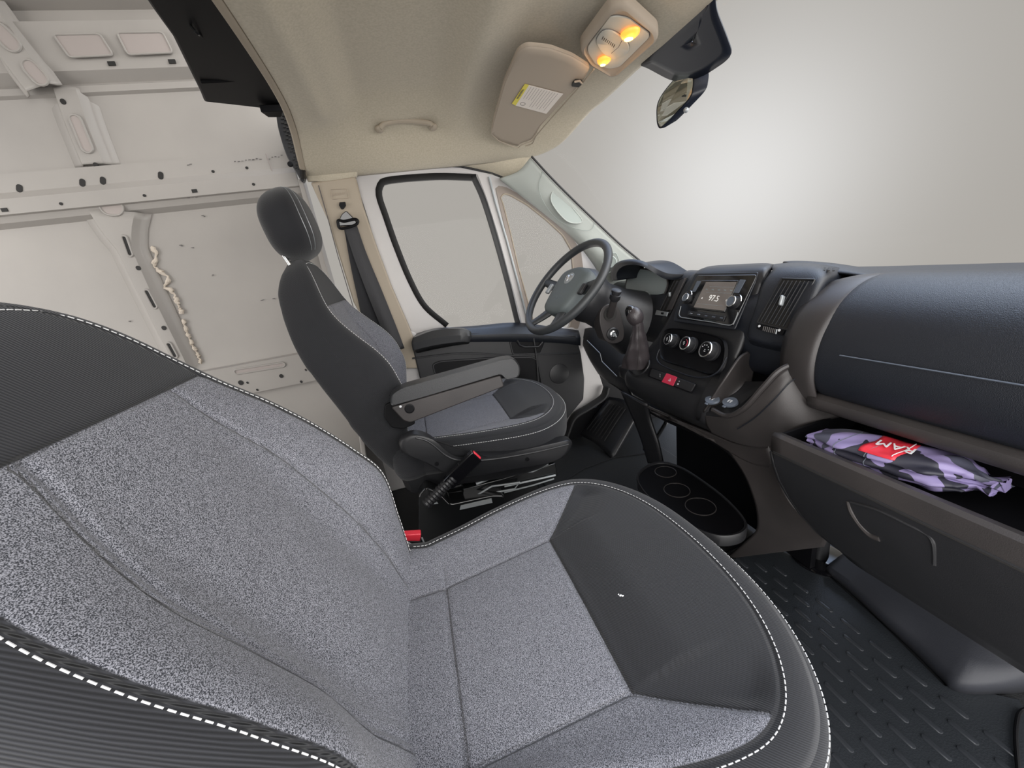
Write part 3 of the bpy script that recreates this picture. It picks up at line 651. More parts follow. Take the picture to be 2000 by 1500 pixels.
    # pedestal
    g = MB(); g.box((.10, yc, .16), (.46, .40, .24)); g.box((.13, yc-.17, .30), (.50, .05, .03)); g.box((.13, yc+.17, .30), (.50, .05, .03)); g.box((.10, yc, .02), (.50, .46, .04)); part(g, 'pedestal', M['steel'], root, bevel=.006)
    if headrest:
        g = MB(); rows = []
        for i in range(27):
            t = i/26; h = .705+.225*t; k = math.sqrt(max(0, 1-abs(2*t-1)**3.2)); k = max(k, .12)
            w = (.118+.022*math.sin(math.pi*min(1, t*1.1)))*k; dd = .066*k; c_ = -.012+.022*t
            r = []
            for q in range(56):
                an = 2*math.pi*q/56; ca, sa = math.cos(an), math.sin(an); sx = abs(ca)**.72*(1 if ca > 0 else -1); sy = abs(sa)**.72*(1 if sa > 0 else -1)
                r.append(B(h, w*sx, c_+dd*sy*(1.05 if sy > 0 else 1.15)))
            rows.append(r)
        g.grid(rows, cu=True, cap=True); hr = part(g, 'headrest', M['dark'], root)
        st = MB()
        for yy, sh in ((-.078, 0), (-.105, .012)):
            pp = []
            for i in range(2, 26):
                r = rows[i]; cand = [p for p in r if (p-B(.8, 0, -.05)).dot(D) > -.02 or True]
                w_ = max(abs(p.y-yc) for p in r); ty = yy*min(1, w_/.135)
                best = min((p for p in r if (p-J).dot(D) > -.055+sh), key=lambda p: abs((p.y-yc)-ty)); pp.append(best+D*.0008+V((0, -.0008, 0)))
            st.tube(crv(pp, 70), .0011, 5)
        part(st, 'stitching', M['silver'], hr)
        for s in (-.065, .065):
            t = MB(); t.tube([B(.66, s, -.055), B(.76, s, -.06)], .0065, 10); part(t, 'headrest_post', M['chrome'], root)
            t = MB(); t.lathe(B(.688, s, -.055), U, [(.02, 0), (.02, .008), (.014, .014)], 18); part(t, 'post_collar', M['pl'], root)
    return root, B, J, U, D
pas, *_ = make_seat('passenger_seat', 'grey tweed passenger seat filling the foreground, its backrest tilted far back and its cushion below', -.285, 24.5, 0, .175, False, 1.0, 0)
drv, DB, DJ, DU, DD = make_seat('driver_seat', 'driver seat beyond with headrest and fold-down armrest, behind the steering wheel', .69, 14, .022, .262, True, 1.10, 1, .165, -.165)
def sp(L, y): return [at(a, b_, y=y) for a, b_ in L]
# armrest
arm = thing('armrest', loc=(0, .36, .6)); arm.parent = drv; arm.location = V((0, .36, .7))-drv.location
def rootpart(mb, name, m, chain, **k):
    off = V((0, 0, 0))
    for c_ in chain: off += V(c_.location)
    mb.v = [p-off for p in mb.v]; return mb.build(name, M[m] if isinstance(m, str) else m, chain[-1], **k)
bpy.data.objects.remove(arm)
ya = .325
padp = rpoly(sp([(762, 794), (762, 772), (785, 758), (985, 702), (1006, 700), (1017, 716), (1015, 736), (990, 742), (980, 730), (830, 775)], ya), .012)
g = MB(); n = len(padp); c_ = sum(padp, V())/n
rws = []
for dy, sc in ((.004, .90), (0, .97), (.006, 1.0), (.03, 1.012), (.05, 1.0), (.056, .95)): rws.append([c_+(p-c_)*1.0+(p-c_)*(sc-1)*.25+V((0, dy, 0)) for p in padp])
g.grid(rws, cu=True, cap=True); pad = part(g, 'armrest', M['arm_top'], drv)
g = MB(); g.slab(rpoly(sp([(764, 796), (800, 785), (978, 733), (985, 755), (960, 765), (802, 826), (788, 822)], ya+.004), .008), (0, .045, 0)); part(g, 'armrest_shell', M['pl_grey'], drv, bevel=.004)
t = MB(); t.lathe(at(800, 798, y=ya+.004), (0, -1, 0), [(.015, 0), (.015, .002), (.012, .0025), (.012, .001)], 24); part(t, 'pivot_cap', M['pl_dark'], drv)
t = MB(); t.lathe(at(782, 794, y=ya+.004), (0, -1, 0), [(.004, 0), (.003, .002)], 12); part(t, 'pivot_pin', M['pale'], drv)
g = MB(); g.slab(rpoly(sp([(752, 790), (770, 785), (800, 800), (812, 828), (790, 838), (765, 836), (750, 815)], .40), .01), (0, .04, 0)); part(g, 'armrest_bracket', M['pl_dark'], drv, bevel=.003)
# recliner cover / side shield
sh = [(779, 868), (786, 858), (805, 849), (828, 852), (846, 862), (868, 882), (895, 892), (960, 890), (1040, 876), (1113, 860), (1112, 884), (1082, 903), (1000, 918), (930, 930), (880, 930), (830, 905), (790, 888)]
P = crv(sp(sh, .340), 90, True); cc = sum(P, V())/90; g = MB()
g.grid([[cc+(p-cc)*s+V((0, d, 0)) for p in P] for s, d in ((.0, -.002), (.93, -.002), (.975, .0), (1.0, .007), (1.0, .04))], cu=True, cap=True); part(g, 'side_shield', M['pl'], drv, ang=70)
t = MB(); t.tube(crv(sp([(812, 855), (832, 860), (850, 872), (872, 890), (900, 899), (960, 897), (1040, 884), (1110, 868)], .337), 50), .0035, 8); part(t, 'shield_ridge', M['pl'], drv)
for px, py in ((853, 906), (1030, 897)):
    t = MB(); t.lathe(at(px, py, y=.337), (0, -1, 0), [(.007, 0), (.007, .002), (.004, .002), (.004, -.002)], 16); part(t, 'screw_cap', M['pl_dark'], drv)
# slide rails, their edge highlights put in as silver tubes, and base pressings
g = MB(); g.tube(sp([(1070, 905), (1040, 920), (985, 922), (930, 945)], .44), .006, 8); g.tube(sp([(1085, 928), (1000, 947), (985, 950)], .44), .004, 8)
g.tube(sp([(930, 968), (960, 950), (1015, 942), (1005, 955), (930, 968)], .43), .0035, 8); g.tube(sp([(1082, 935), (1040, 948), (985, 962)], .43), .003, 6); part(g, 'rail_highlight', M['silver'], drv)
g = MB(); g.slab(sp([(980, 935), (1085, 905), (1090, 930), (1000, 960), (900, 985), (905, 955)], .445), (0, .05, 0)); part(g, 'seat_base', M['steel'], drv, bevel=.004)
g = MB(); P = rpoly(sp([(818, 968), (832, 952), (858, 962), (880, 985), (960, 968), (985, 968), (990, 990), (960, 1040), (900, 1090), (840, 1100), (818, 1060)], .40), .01); g.slab(P, (0, .08, 0)); part(g, 'base_cover', M['steel'], drv, bevel=.005)
g = MB(); g.slab(sp([(900, 988), (960, 974), (962, 982), (898, 996)], .397), (0, .004, 0)); part(g, 'cover_tab', M['silver'], drv, smooth=False); g = MB(); g.slab(sp([(835, 980), (850, 976), (856, 984), (836, 986)], .397), (0, .004, 0)); part(g, 'cover_tab', M['silver'], drv, smooth=False)
# buckles
bk = thing('seat_belt_buckle', 'black seat belt buckle with ribbed stalk standing beside the driver seat shield', 'buckle', at(830, 985, y=.29), 'seat belt buckles')
a, b_ = at(832, 985, y=.29), at(886, 932, y=.295); d = (b_-a)
g = MB(); prof = []
for i in range(23):
    t = i/22; prof.append(((.019 if i % 2 else .0155), d.length*t))
g.lathe(a, d, prof, 14); part(g, 'stalk', M['pl'], bk, ang=20)
g = MB(); c0, c1 = at(874, 945, y=.295), at(931, 889, y=.30); ax = (c1-c0).normalized(); sx = V((0, 1, 0)).cross(ax).normalized()
P = rpoly([c0-sx*.022, c0+sx*.022, c1+sx*.024, c1-sx*.024], .006); g.slab([p+V((0, -.012, 0)) for p in P], (0, .024, 0)); part(g, 'buckle_body', M['gloss'], bk, bevel=.003)
g = MB(); g.box(c1+ax*.001, (.034, .014, .006), Matrix((sx, V((0, 1, 0)), ax)).transposed()); part(g, 'release_button', M['red'], bk, bevel=.002)
pb = at(806, 1042, y=.015); bk2 = thing('seat_belt_buckle', 'black buckle with bright red button between passenger backrest and cushion', 'buckle', pb, 'seat belt buckles')
g = MB(); g.slab([at(788, 1047, y=.02), at(823, 1047, y=.02), at(838, 1078, y=.02), at(820, 1100, y=.02), at(788, 1100, y=.02)], (0, -.02, 0)); part(g, 'buckle_body', M['pl_dark'], bk2, bevel=.002)
g = MB(); g.slab([at(784, 1036, y=.02), at(822, 1034, y=.02), at(820, 1049, y=.02), at(784, 1048, y=.02)], (0, -.018, 0)); part(g, 'release_button', M['red'], bk2, bevel=.002)
g = MB(); g.tube([at(790, 1057, y=0.0), at(825, 1075, y=0.0)], .003, 8); g.tube([at(824, 1050, y=0.0), at(834, 1075, y=0.0)], .002, 8); part(g, 'buckle_strap', M['silver'], bk2)
# ---- driver belt on the pillar
sb = thing('seat_belt', 'black shoulder belt hanging from its guide loop on the beige pillar', 'seat belt', at(680, 430, y=1.03))
g = MB(); g.slab(rpoly(sp([(663, 395), (674, 394), (675, 401), (670, 408), (666, 408), (662, 401)], 1.03), .002), (0, .012, 0)); part(g, 'height_clip', M['pl_dark'], sb)
g = MB(); g.slab(rpoly(sp([(667, 418), (676, 411), (690, 425), (697, 434), (694, 440), (662, 442), (660, 434)], 1.015), .006), (0, .02, 0)); part(g, 'guide_cover', M['gloss'], sb, bevel=.003)
g = MB(); g.tube(crv(sp([(660, 436), (664, 446), (680, 444), (696, 438), (699, 431), (692, 428), (672, 432), (661, 430)], 1.012), 40, True), .0055, 8, closed=True); part(g, 'guide_loop', M['pl_dark'], sb)
g = MB(); L = crv(sp([(672, 444), (692, 505), (718, 575), (748, 650), (760, 690)], 1.012), 30); rr = crv(sp([(697, 440), (716, 495), (745, 565), (775, 640), (790, 680)], 1.016), 30); g.grid([L, rr]); part(g, 'webbing', M['web'], sb, solid=.0015, soff=0)
g = MB(); L = crv(sp([(672, 446), (685, 520), (700, 590), (712, 650)], 1.022), 30); rr = crv(sp([(684, 446), (705, 510), (728, 580), (748, 640)], 1.026), 30); g.grid([L, rr]); part(g, 'webbing', M['dark'], sb, solid=.0015, soff=0)
# ================================================================== DASHBOARD
dash = thing('dashboard', 'black moulded dashboard with radio, round climate dials, air vents and a big padded passenger lid', 'dashboard', (1.0, .2, .02))
def dpt(mb, name, m, par=dash, **k): return part(mb, name, M[m] if isinstance(m, str) else m, par, **k)
# body behind everything
Pb = [(1.42, .87), (1.2, .885), (1.0, .895), (.94, .885), (.895, .85), (.875, .79), (.875, .70), (.885, .66), (.93, .635), (1.1, .63), (1.4, .60)]
g = MB(); R_ = []
for y in [-.69, -.5, -.3, -.18, -.05, .1]:
    R_.append(crv([V((x+.01, y, z)) for x, z in Pb], 50))
for y, ex in ((.34, .03), (.40, .06), (.6, .08), (.8, .08), (1.03, .08)):
    R_.append(crv([V((x+ex, y, z-(.02 if ex > .05 else 0))) for x, z in Pb], 50))
g.grid(R_); dpt(g, 'dash_body', 'pl_soft', solid=.008, soff=-1)
# passenger lid (padded) and its surround
Pg = [(1.20, .878), (1.08, .902), (.99, .911), (.93, .898), (.875, .862), (.838, .81), (.822, .76), (.822, .71), (.836, .672), (.856, .660)]
def section(P, y, k=1.0, n=40): return crv([V((x, y, z)) for x, z in P], n)
def inset(P, s, c_=(1.0, .78)): return [(c_[0]+(x-c_[0])*s, c_[1]+(z-c_[1])*s) for x, z in P]
g = MB(); R_ = []
for y, s in ((-.176, .93), (-.179, .975), (-.185, .993), (-.195, 1.0), (-.30, 1.0), (-.45, 1.0), (-.6, 1.0), (-.66, .995), (-.675, .97)): R_.append(section(inset(Pg, s), y))
g.grid(R_); dpt(g, 'passenger_lid', 'pl_soft', solid=.006, soff=-1)
t = MB(); t.tube([V((.8195, y, .773-.004*math.cos(y*4))) for y in np.linspace(-.235, -.665, 24)], .0013, 5); dpt(t, 'lid_crease', 'cap')  # crease tube in a lighter colour, standing in for light along its edge
Ps = [(1.18, .885), (1.0, .908), (.93, .895), (.872, .858), (.836, .81), (.818, .755), (.818, .70), (.832, .655), (.845, .636), (.87, .630), (.93, .64)]
g = MB(); R_ = []
for y, s in ((-.186, .985), (-.170, 1.0), (-.155, 1.0), (-.13, .985), (-.11, .95), (-.09, .90)): R_.append(section(inset(Ps, s), y, n=44))
g.grid(R_); dpt(g, 'lid_surround', 'pl_grey', solid=.006, soff=-1)
g = MB(); R_ = [crv([V((x, y, z)) for x, z in ((.85, .662), (.835, .652), (.838, .636), (.86, .626), (.91, .63))], 14) for y in np.linspace(-.17, -.68, 20)]
g.grid(R_); dpt(g, 'lower_rim', 'pl_grey', solid=.006, soff=-1)
# crest hump behind the pod
g = MB(); g.grid(psurf([[(1560, 530, 1.04), (1600, 532, 1.03), (1650, 536, 1.02), (1700, 543, 1.0), (1760, 550, 1.0)], [(1530, 513, 1.12), (1560, 512, 1.12), (1620, 516, 1.12), (1700, 528, 1.12), (1775, 541, 1.10)], [(1530, 530, 1.3), (1560, 530, 1.3), (1620, 532, 1.3), (1700, 540, 1.3), (1790, 548, 1.3)]], 30, 12)); dpt(g, 'dash_crest', 'pl_soft', solid=.004, soff=0)
# centre stack face
ST = [[(1362, 530, 1.07), (1385, 520, 1.06), (1440, 516, 1.05), (1492, 514, 1.03), (1512, 516, 1.04)],
      [(1352, 536, 1.00), (1372, 526, .985), (1430, 522, .98), (1488, 519, .975), (1508, 520, .99)],
      [(1338, 553, .965), (1352, 545, .95), (1420, 538, .945), (1484, 534, .94), (1500, 540, .955)],
      [(1321, 588, .945), (1328, 588, .922), (1390, 590, .918), (1464, 590, .912), (1480, 596, .925)],
      [(1303, 625, .925), (1312, 628, .892), (1375, 640, .887), (1445, 648, .882), (1462, 655, .895)],
      [(1282, 660, .90), (1288, 668, .855), (1350, 690, .852), (1424, 700, .85), (1440, 705, .86)],
      [(1256, 692, .87), (1262, 702, .815), (1330, 728, .812), (1402, 745, .81), (1412, 745, .82)],
      [(1234, 712, .83), (1240, 722, .785), (1310, 752, .782), (1385, 778, .78), (1392, 778, .79)],
      [(1222, 728, .80), (1228, 737, .765), (1300, 775, .765), (1372, 810, .765), (1380, 812, .775)],
      [(1222, 748, .80), (1230, 757, .768), (1302, 794, .768), (1372, 828, .77), (1384, 830, .78)],
      [(1232, 765, .84), (1245, 775, .81), (1305, 806, .81), (1385, 842, .81), (1400, 845, .82)]]
g = MB(); g.grid(psurf(ST, 50, 70)); dpt(g, 'centre_stack', 'pl', solid=.03, soff=1, ang=60)
# bilinear patch on a panel given by 4 sightings
class Q4:
    def __init__(s, a, b_, c_, d): s.p = [at(q[0], q[1], x=q[2]) for q in (a, b_, c_, d)]; s.n = (s.p[1]-s.p[0]).cross(s.p[3]-s.p[0]).normalized(); s.n = s.n if s.n.x < 0 else -s.n
    def __call__(s, u, v, h=0): a, b_, c_, d = s.p; return (a.lerp(b_, u)).lerp(d.lerp(c_, u), v)+s.n*h
    def px(s, px, py, h=0):
        d = RGT*((px-1000)/F)+DWN*((py-750)/F)+FWD; o = s.p[0]+s.n*h; return CAM+d*((o-CAM).dot(s.n)/d.dot(s.n))
def plate(q, L, h0, h1, r, name, m, par, **k):
    P = rpoly([q.px(a, b_, h0) for a, b_ in L], r); g = MB(); g.slab(P, q.n*(h1-h0)); return part(g, name, M[m], par, **k)
rad = thing('radio'); rad.parent = dash; rad.location = (0, 0, 0)
q = Q4((1365, 540, .952), (1482, 538, .942), (1434, 636, .878), (1325, 622, .886))
plate(q, [(1360, 534), (1484, 532), (1479, 548), (1437, 645), (1317, 628), (1322, 605)], .001, .006, .008, 'radio_surround', 'pl_soft', rad, bevel=.002)
plate(q, [(1364, 538), (1480, 537), (1475, 550), (1433, 638), (1323, 622), (1328, 604)], .005, .010, .008, 'radio_face', 'gloss', rad, bevel=.002)
plate(q, [(1372, 548), (1444, 548), (1441, 556), (1416, 611), (1350, 603), (1354, 592)], .009, .013, .003, 'screen_bezel', 'gloss', rad, bevel=.001)
plate(q, [(1379, 551), (1439, 551), (1415, 607), (1355, 600)], .0135, .0140, .001, 'touch_screen', 'screen', rad, smooth=False)
sx = (q.px(1420, 590, .0145)-q.px(1370, 583, .0145)).normalized(); sy = (q.px(1400, 552, .0145)-q.px(1385, 600, .0145)).normalized()
text('97.5', .026, q.px(1394, 583, .0142), sx, sy, M['lit'], 'station_number', rad)
text('« ', .012, q.px(1372, 582, .0142), sx, sy, M['lit'], 'seek_mark', rad); text('»', .012, q.px(1419, 586, .0142), sx, sy, M['lit'], 'seek_mark', rad)
for a, b_ in (((1386, 560), (1434, 561)), ((1379, 571), (1428, 573)), ((1362, 593), (1414, 598))):
    t = MB(); t.tube([q.px(*a, .0142), q.px(*b_, .0142)], .0004, 4); part(t, 'screen_line', M['dial'], rad)
for i in range(5):
    g = MB(); c_ = q.px(1380+12*i, 565+.6*i, .0142); g.box(c_, (.009, .003, .0006), Matrix((sx, sy, q.n)).transposed()); part(g, 'screen_key', M['dial'], rad)
for i in range(5):
    g = MB(); c_ = q.px(1349+15*i, 612.5+2.1*i, .0142); g.box(c_, (.012, .0035, .0006), Matrix((sx, sy, q.n)).transposed()); part(g, 'screen_key', M['pl_grey'] if False else M['cap'], rad)
plate(q, [(1346, 607), (1418, 618), (1414, 628), (1343, 616)], .0102, .013, .001, 'button_row', 'pl', rad, bevel=.0008)
for i in range(5): text(('MEDIA', 'RADIO', 'NAV', 'PHONE', 'MORE')[i], .0038, q.px(1350+14.6*i, 612+2.3*i, .0134), sx, sy, M['pale'], 'key_word', rad)
plate(q, [(1446, 546), (1457, 547), (1443, 573), (1433, 572)], .0102, .012, .002, 'side_key', 'cap', rad, bevel=.0005)
plate(q, [(1362, 549), (1371, 549), (1358, 570), (1352, 570)], .0102, .012, .002, 'side_key', 'cap', rad, bevel=.0005)
t = MB(); P = [q.px(a, b_, .011) for a, b_ in ((1330, 598), (1327, 617), (1345, 622), (1390, 629), (1426, 635), (1437, 622), (1441, 610))]; t.tube(crv(P, 40), .0012, 6); part(t, 'chrome_line', M['silver'], rad)
def knob(q, px, py, r, L, par, name, mcap='pl', rim=True, base=.006, marks=0):
    c_ = q.px(px, py, base+L); b_ = c_-q.n*L; o = thing(name); o.parent = par; o.location = (0, 0, 0)
    g = MB(); g.lathe(b_, q.n, [(r*1.12, 0), (r*1.12, L*.25), (r*1.0, L*.3), (r*.93, L*.95), (r*.90, L)], 36); 
    k = part(g, name, M['pl'], par); 
    if rim:
        t = MB(); t.lathe(b_, q.n, [(r*.94, L*.93), (r*.96, L*.97), (r*.93, L*1.02), (r*.80, L*1.03), (r*.79, L*.99)], 36, cap=False); part(t, 'knob_rim', M['chrome'], par)
    g = MB(); g.lathe(b_, q.n, [(r*.8, L*.98), (r*.8, L*1.005)], 30); part(g, 'knob_cap', M[mcap], par)
    bpy.data.objects.remove(o); return k, b_+q.n*(L*1.01)
knob(q, 1338, 580.5, .0150, .020, rad, 'volume_knob', 'dial' if False else 'cap'); knob(q, 1427, 588, .0175, .022, rad, 'tuning_knob', 'cap')
for px, py, r in ((1345, 578, .0165), (1437, 589, .0195)):
    t = MB(); c_ = q.px(px, py, .008); t.lathe(c_, q.n, [(r*1.05, 0), (r*1.12, .002), (r*1.05, .004), (r, .003)], 32, cap=False); part(t, 'knob_ring', M['chrome'], rad)
# climate panel
q2 = Q4((1300, 650, .865), (1415, 660, .862), (1400, 735, .815), (1290, 705, .818))
cl = thing('climate_panel'); cl.parent = dash; cl.location = (0, 0, 0)
P = crv([q2.px(a, b_, .004) for a, b_ in ((1293, 655), (1310, 642), (1360, 648), (1405, 660), (1416, 675), (1415, 700), (1406, 722), (1385, 730), (1340, 717), (1300, 705), (1290, 690))], 60, True)
g = MB(); cc = sum(P, V())/60; g.grid([[cc+(p-cc)*s+q2.n*h for p in P] for s, h in ((0, -.004), (.9, -.004), (.97, -.002), (1.0, .003), (1.04, -.004))], cu=True); part(g, 'recess_plate', M['pl_dark'], cl)
P = [q2.px(a, b_, .006) for a, b_ in ((1288, 682), (1284, 692), (1283, 702), (1292, 713), (1320, 725), (1350, 735), (1378, 737), (1400, 728), (1412, 712), (1419, 698))]
t = MB(); t.tube(crv(P, 50), .0026, 8); part(t, 'panel_lip', M['pl_soft'], cl)
sxx = (q2.px(1400, 685)-q2.px(1310, 665)).normalized(); syy = (q2.px(1350, 650)-q2.px(1335, 700)).normalized()
for (px, py, r, kind) in ((1304, 662, .0215, 0), (1337, 670, .0240, 1), (1377, 682, .0265, 2)):
    k, f = knob(q2, px, py, r, .030, cl, 'climate_dial', 'pl_dark')
    Rm = Matrix((sxx, syy, q2.n)).transposed()
    if kind < 2:
        t = MB(); t.tube([f+sxx*math.cos(a)*r*.55+syy*math.sin(a)*r*.55 for a in np.linspace(1.3, -.7, 14)], .0007 if kind else .0010, 5); part(t, 'dial_arc', M['hazard'] if kind else M['pale'], cl)
        for j in range(3):
            g = MB(); g.box(f+syy*(.004-.0045*j)-sxx*.003, ((.007, .007, .002)[j], .0018, .0006), Rm); part(g, 'dial_mark', M['pale'], cl)
    else:
        for a in (2.6, 2.0, 1.35, .7, .05):
            g = MB(); g.box(f+sxx*math.cos(a)*r*.55+syy*math.sin(a)*r*.5, (.0034, .0026, .0006), Rm); part(g, 'dial_mark', M['pale'], cl)
        for j in range(2):
            g = MB(); g.box(f+syy*(-.001-.005*j), ((.004, .006)[j], .0022, .0006), Rm); part(g, 'dial_mark', M['pale'], cl)
# hazard strip
q3 = Q4((1272, 719, .786), (1359, 750, .784), (1350, 767, .772), (1268, 735, .774))
hz_ = thing('switch_strip'); hz_.parent = dash; hz_.location = (0, 0, 0)
plate(q3, [(1272, 717.5), (1362, 750), (1352, 769), (1266, 735)], .003, .0085, .006, 'strip_surround', 'pl_dark', hz_, bevel=.001)
plate(q3, [(1274, 720), (1359, 750.5), (1350, 766), (1269, 734.5)], .0085, .0105, .005, 'strip_plate', 'pl', hz_, bevel=.0008)
plate(q3, [(1302.5, 729), (1323, 736.5), (1315, 754), (1293, 746)], .0106, .0125, .001, 'hazard_button', 'hazard', hz_, bevel=.0008)
s3x = (q3.px(1350, 745)-q3.px(1280, 720)).normalized(); s3y = (q3.px(1302, 729)-q3.px(1293, 746)).normalized()
c_ = q3.px(1308, 742, .0128)
for s_, m_ in ((.0058, 'pale'), (.0030, 'hazard')):
    g = MB(); g.slab([c_+s3y*s_*1.0, c_-s3x*s_-s3y*s_*.7, c_+s3x*s_-s3y*s_*.7], q3.n*(.0003 if m_ == 'pale' else .0006)); part(g, 'triangle_mark', M[m_], hz_, smooth=False)
g = MB(); g.box(q3.px(1324, 750, .011), (.006, .0045, .0006), Matrix((s3x, s3y, q3.n)).transposed()); part(g, 'padlock_mark', M['pale'], hz_)
t = MB(); c_ = q3.px(1326, 745.5, .011); t.tube([c_+s3x*math.cos(a)*.0022+s3y*math.sin(a)*.0028 for a in np.linspace(0, 3.14, 9)], .0005, 4); part(t, 'padlock_mark', M['pale'], hz_)
for j in range(3):
    g = MB(); g.box(q3.px(1289, 731+j*2.4, .011), (.004, .001, .0006), Matrix((s3x, s3y, q3.n)).transposed()); part(g, 'lamp_mark', M['pale'], hz_)
# ---- right air vent pod
PD = [[(1500, 517, 1.03), (1530, 514, 1.03), (1570, 513, 1.03), (1620, 519, 1.04), (1660, 528, 1.08)],
      [(1508, 528, .96), (1520, 524, .955), (1565, 523, .955), (1612, 528, .96), (1640, 545, 1.02)],
      [(1490, 552, .935), (1500, 548, .918), (1550, 548, .918), (1603, 551, .92), (1620, 570, .98)],
      [(1478, 590, .91), (1484, 590, .89), (1530, 595, .89), (1583, 602, .89), (1592, 625, .95)],
      [(1460, 650, .89), (1464, 650, .866), (1505, 660, .864), (1548, 668, .862), (1560, 690, .92)],
      [(1462, 664, .89), (1466, 666, .868), (1505, 676, .866), (1545, 686, .866), (1556, 696, .92)],
      [(1475, 690, .95), (1480, 690, .93), (1510, 696, .93), (1540, 694, .93), (1550, 700, .97)]]
g = MB(); g.grid(psurf(PD, 40, 50)); dpt(g, 'vent_pod', 'pl_soft', solid=.01, soff=1, ang=60)
def vent(par, q, outer, n, tl, bl, tr, br, name, hx):
    v = thing(name); v.parent = par; v.location = (0, 0, 0)
    plate(q, outer, -.002, .002, .003, 'vent_well', 'hole', v, smooth=False)
    P = rpoly([q.px(a, b_, .003) for a, b_ in outer], .003); t = MB(); t.tube(P, .0022, 6, closed=True); part(t, 'vent_frame', M['pl'], v)
    for i in range(n):
        u = (i+.5)/n
        a = q.px(tl[0]+(tr[0]-tl[0])*u, tl[1]+(tr[1]-tl[1])*u, .004); b_ = q.px(bl[0]+(br[0]-bl[0])*u, bl[1]+(br[1]-bl[1])*u, .004)
        w = (b_-a).cross(q.n).normalized()*.0008; g = MB(); g.slab([a-w, a+w, b_+w, b_-w], q.n*.005+w*.5); part(g, 'louver', M['pl'], v, bevel=.0006)
    return v
qv = Q4((1527, 545, .918), (1590, 548, .918), (1538, 642, .866), (1480, 630, .868))
v = vent(dash, qv, [(1527, 544), (1592, 546), (1537, 644), (1479, 630)], 7, (1530, 549), (1484, 628), (1586, 550), (1535, 639), 'air_vent', 0)
g = MB(); g.box(qv.px(1527, 587, .012), (.008, .026, .012), Matrix((V((0, -1, 0)), (qv.px(1530, 560)-qv.px(1520, 600)).normalized(), qv.n)).transposed()); part(g, 'vent_tab', M['silver'], v, bevel=.003)
plate(qv, [(1482, 634), (1535, 645), (1530, 655), (1478, 643)], .0, .003, .003, 'wheel_plate', 'pl_dark', v, smooth=False)
for i in range(8):
    g = MB(); a = qv.px(1492+i*3.6, 637+i*.9, .004); b_ = qv.px(1490+i*3.6, 646+i*.9, .004); g.tube([a, b_], .0016, 6); part(g, 'thumbwheel_rib', M['silver'] if i == 7 else M['pl_grey'], v)
for px, py in ((1483, 637), (1522, 645)):
    t = MB(); t.lathe(qv.px(px, py, .003), qv.n, [(.0035, 0), (.003, .001)], 14); part(t, 'vent_mark', M['pale'], v)
# defroster slots on the crest
for i in range(9):
    g = MB(); a = at(1560+i*8.5, 521.5+i*.25, x=1.03); b_ = at(1552+i*9.5, 526.5+i*.3, x=.955); a = at(1560+i*8.5, 521.5+i*.25, x=.985); g.tube([a, b_], .0028, 6, flat=.5); dpt(g, 'defroster_slot', 'hole')
# ---- left vent pod, instrument hood, cluster
PL = [[(1330, 534, 1.08), (1345, 528, 1.06), (1365, 528, 1.05)], [(1305, 545, 1.02), (1335, 536, .995), (1358, 534, .985)], [(1292, 575, 1.0), (1320, 570, .965), (1342, 565, .955)], [(1282, 605, .99), (1305, 605, .945), (1326, 600, .93)], [(1278, 625, .98), (1298, 625, .935), (1315, 625, .92)], [(1280, 640, .98), (1298, 645, .95), (1312, 645, .93)], [(1282, 668, 1.0), (1300, 675, .97), (1312, 672, .95)]]
g = MB(); g.grid(psurf(PL, 20, 30)); dpt(g, 'vent_pod', 'pl', solid=.02, soff=1)
ql = Q4((1318, 548, .985), (1341, 543, .965), (1309, 613, .935), (1288, 610, .95))
v = vent(dash, ql, [(1318, 547), (1342, 542), (1308, 612), (1287, 609)], 2, (1320, 550), (1292, 607), (1338, 546), (1305, 609), 'air_vent', 0)
g = MB(); g.slab([ql.px(a, b_, .004) for a, b_ in ((1331, 548), (1341, 543), (1313, 606), (1303, 607))], ql.n*.006); part(g, 'vent_flap', M['pl_grey'], v, bevel=.002)
g = MB(); g.box(ql.px(1308, 575, .012), (.008, .016, .008), Matrix((V((0, -1, 0)), V((0, 0, 1)), V((-1, 0, 0)))).transposed()); part(g, 'vent_tab', M['silver'], v, bevel=.002)
plate(ql, [(1284, 606), (1306, 610), (1303, 618), (1281, 615)], .006, .010, .001, 'wheel_plate', 'silver', v, bevel=.001)
g = MB(); g.box(ql.px(1294, 612, .012), (.014, .007, .006), Matrix((V((0, -1, 0)), V((0, 0, 1)), V((-1, 0, 0)))).transposed()); part(g, 'thumbwheel', M['pl_dark'], v, bevel=.001)
# instrument hood: arch from the left lobe over the dials to the centre
HO = [(1196, 548), (1193, 532), (1200, 518), (1213, 510), (1232, 507), (1250, 509), (1268, 516), (1285, 526), (1305, 534), (1340, 536)]
HI = [(1206, 548), (1204, 536), (1209, 526), (1220, 519), (1236, 517), (1254, 520), (1270, 528), (1284, 537), (1300, 545), (1330, 548)]
xs_ = [.90, .89, .885, .88, .885, .90, .92, .94, .96, 1.0]
ro = crv([at(a, b_, x=x_) for (a, b_), x_ in zip(HO, xs_)], 50); ri = crv([at(a, b_, x=x_-.005) for (a, b_), x_ in zip(HI, xs_)], 50)
bk_ = crv([at(a, b_, x=x_+.20)+V((0, 0, -.01)) for (a, b_), x_ in zip(HO, xs_)], 50)
bi = [p+V((.13, 0, -.004)) for p in ri]
g = MB(); g.grid([bk_, [p.lerp(q_, .2)+V((0, 0, .004)) for p, q_ in zip(ro, bk_)], ro, [p.lerp(q_, .5)+V((-.005, 0, 0)) for p, q_ in zip(ro, ri)], ri, bi]); dpt(g, 'instrument_hood', 'pl_soft', solid=.003, soff=0, ang=50)
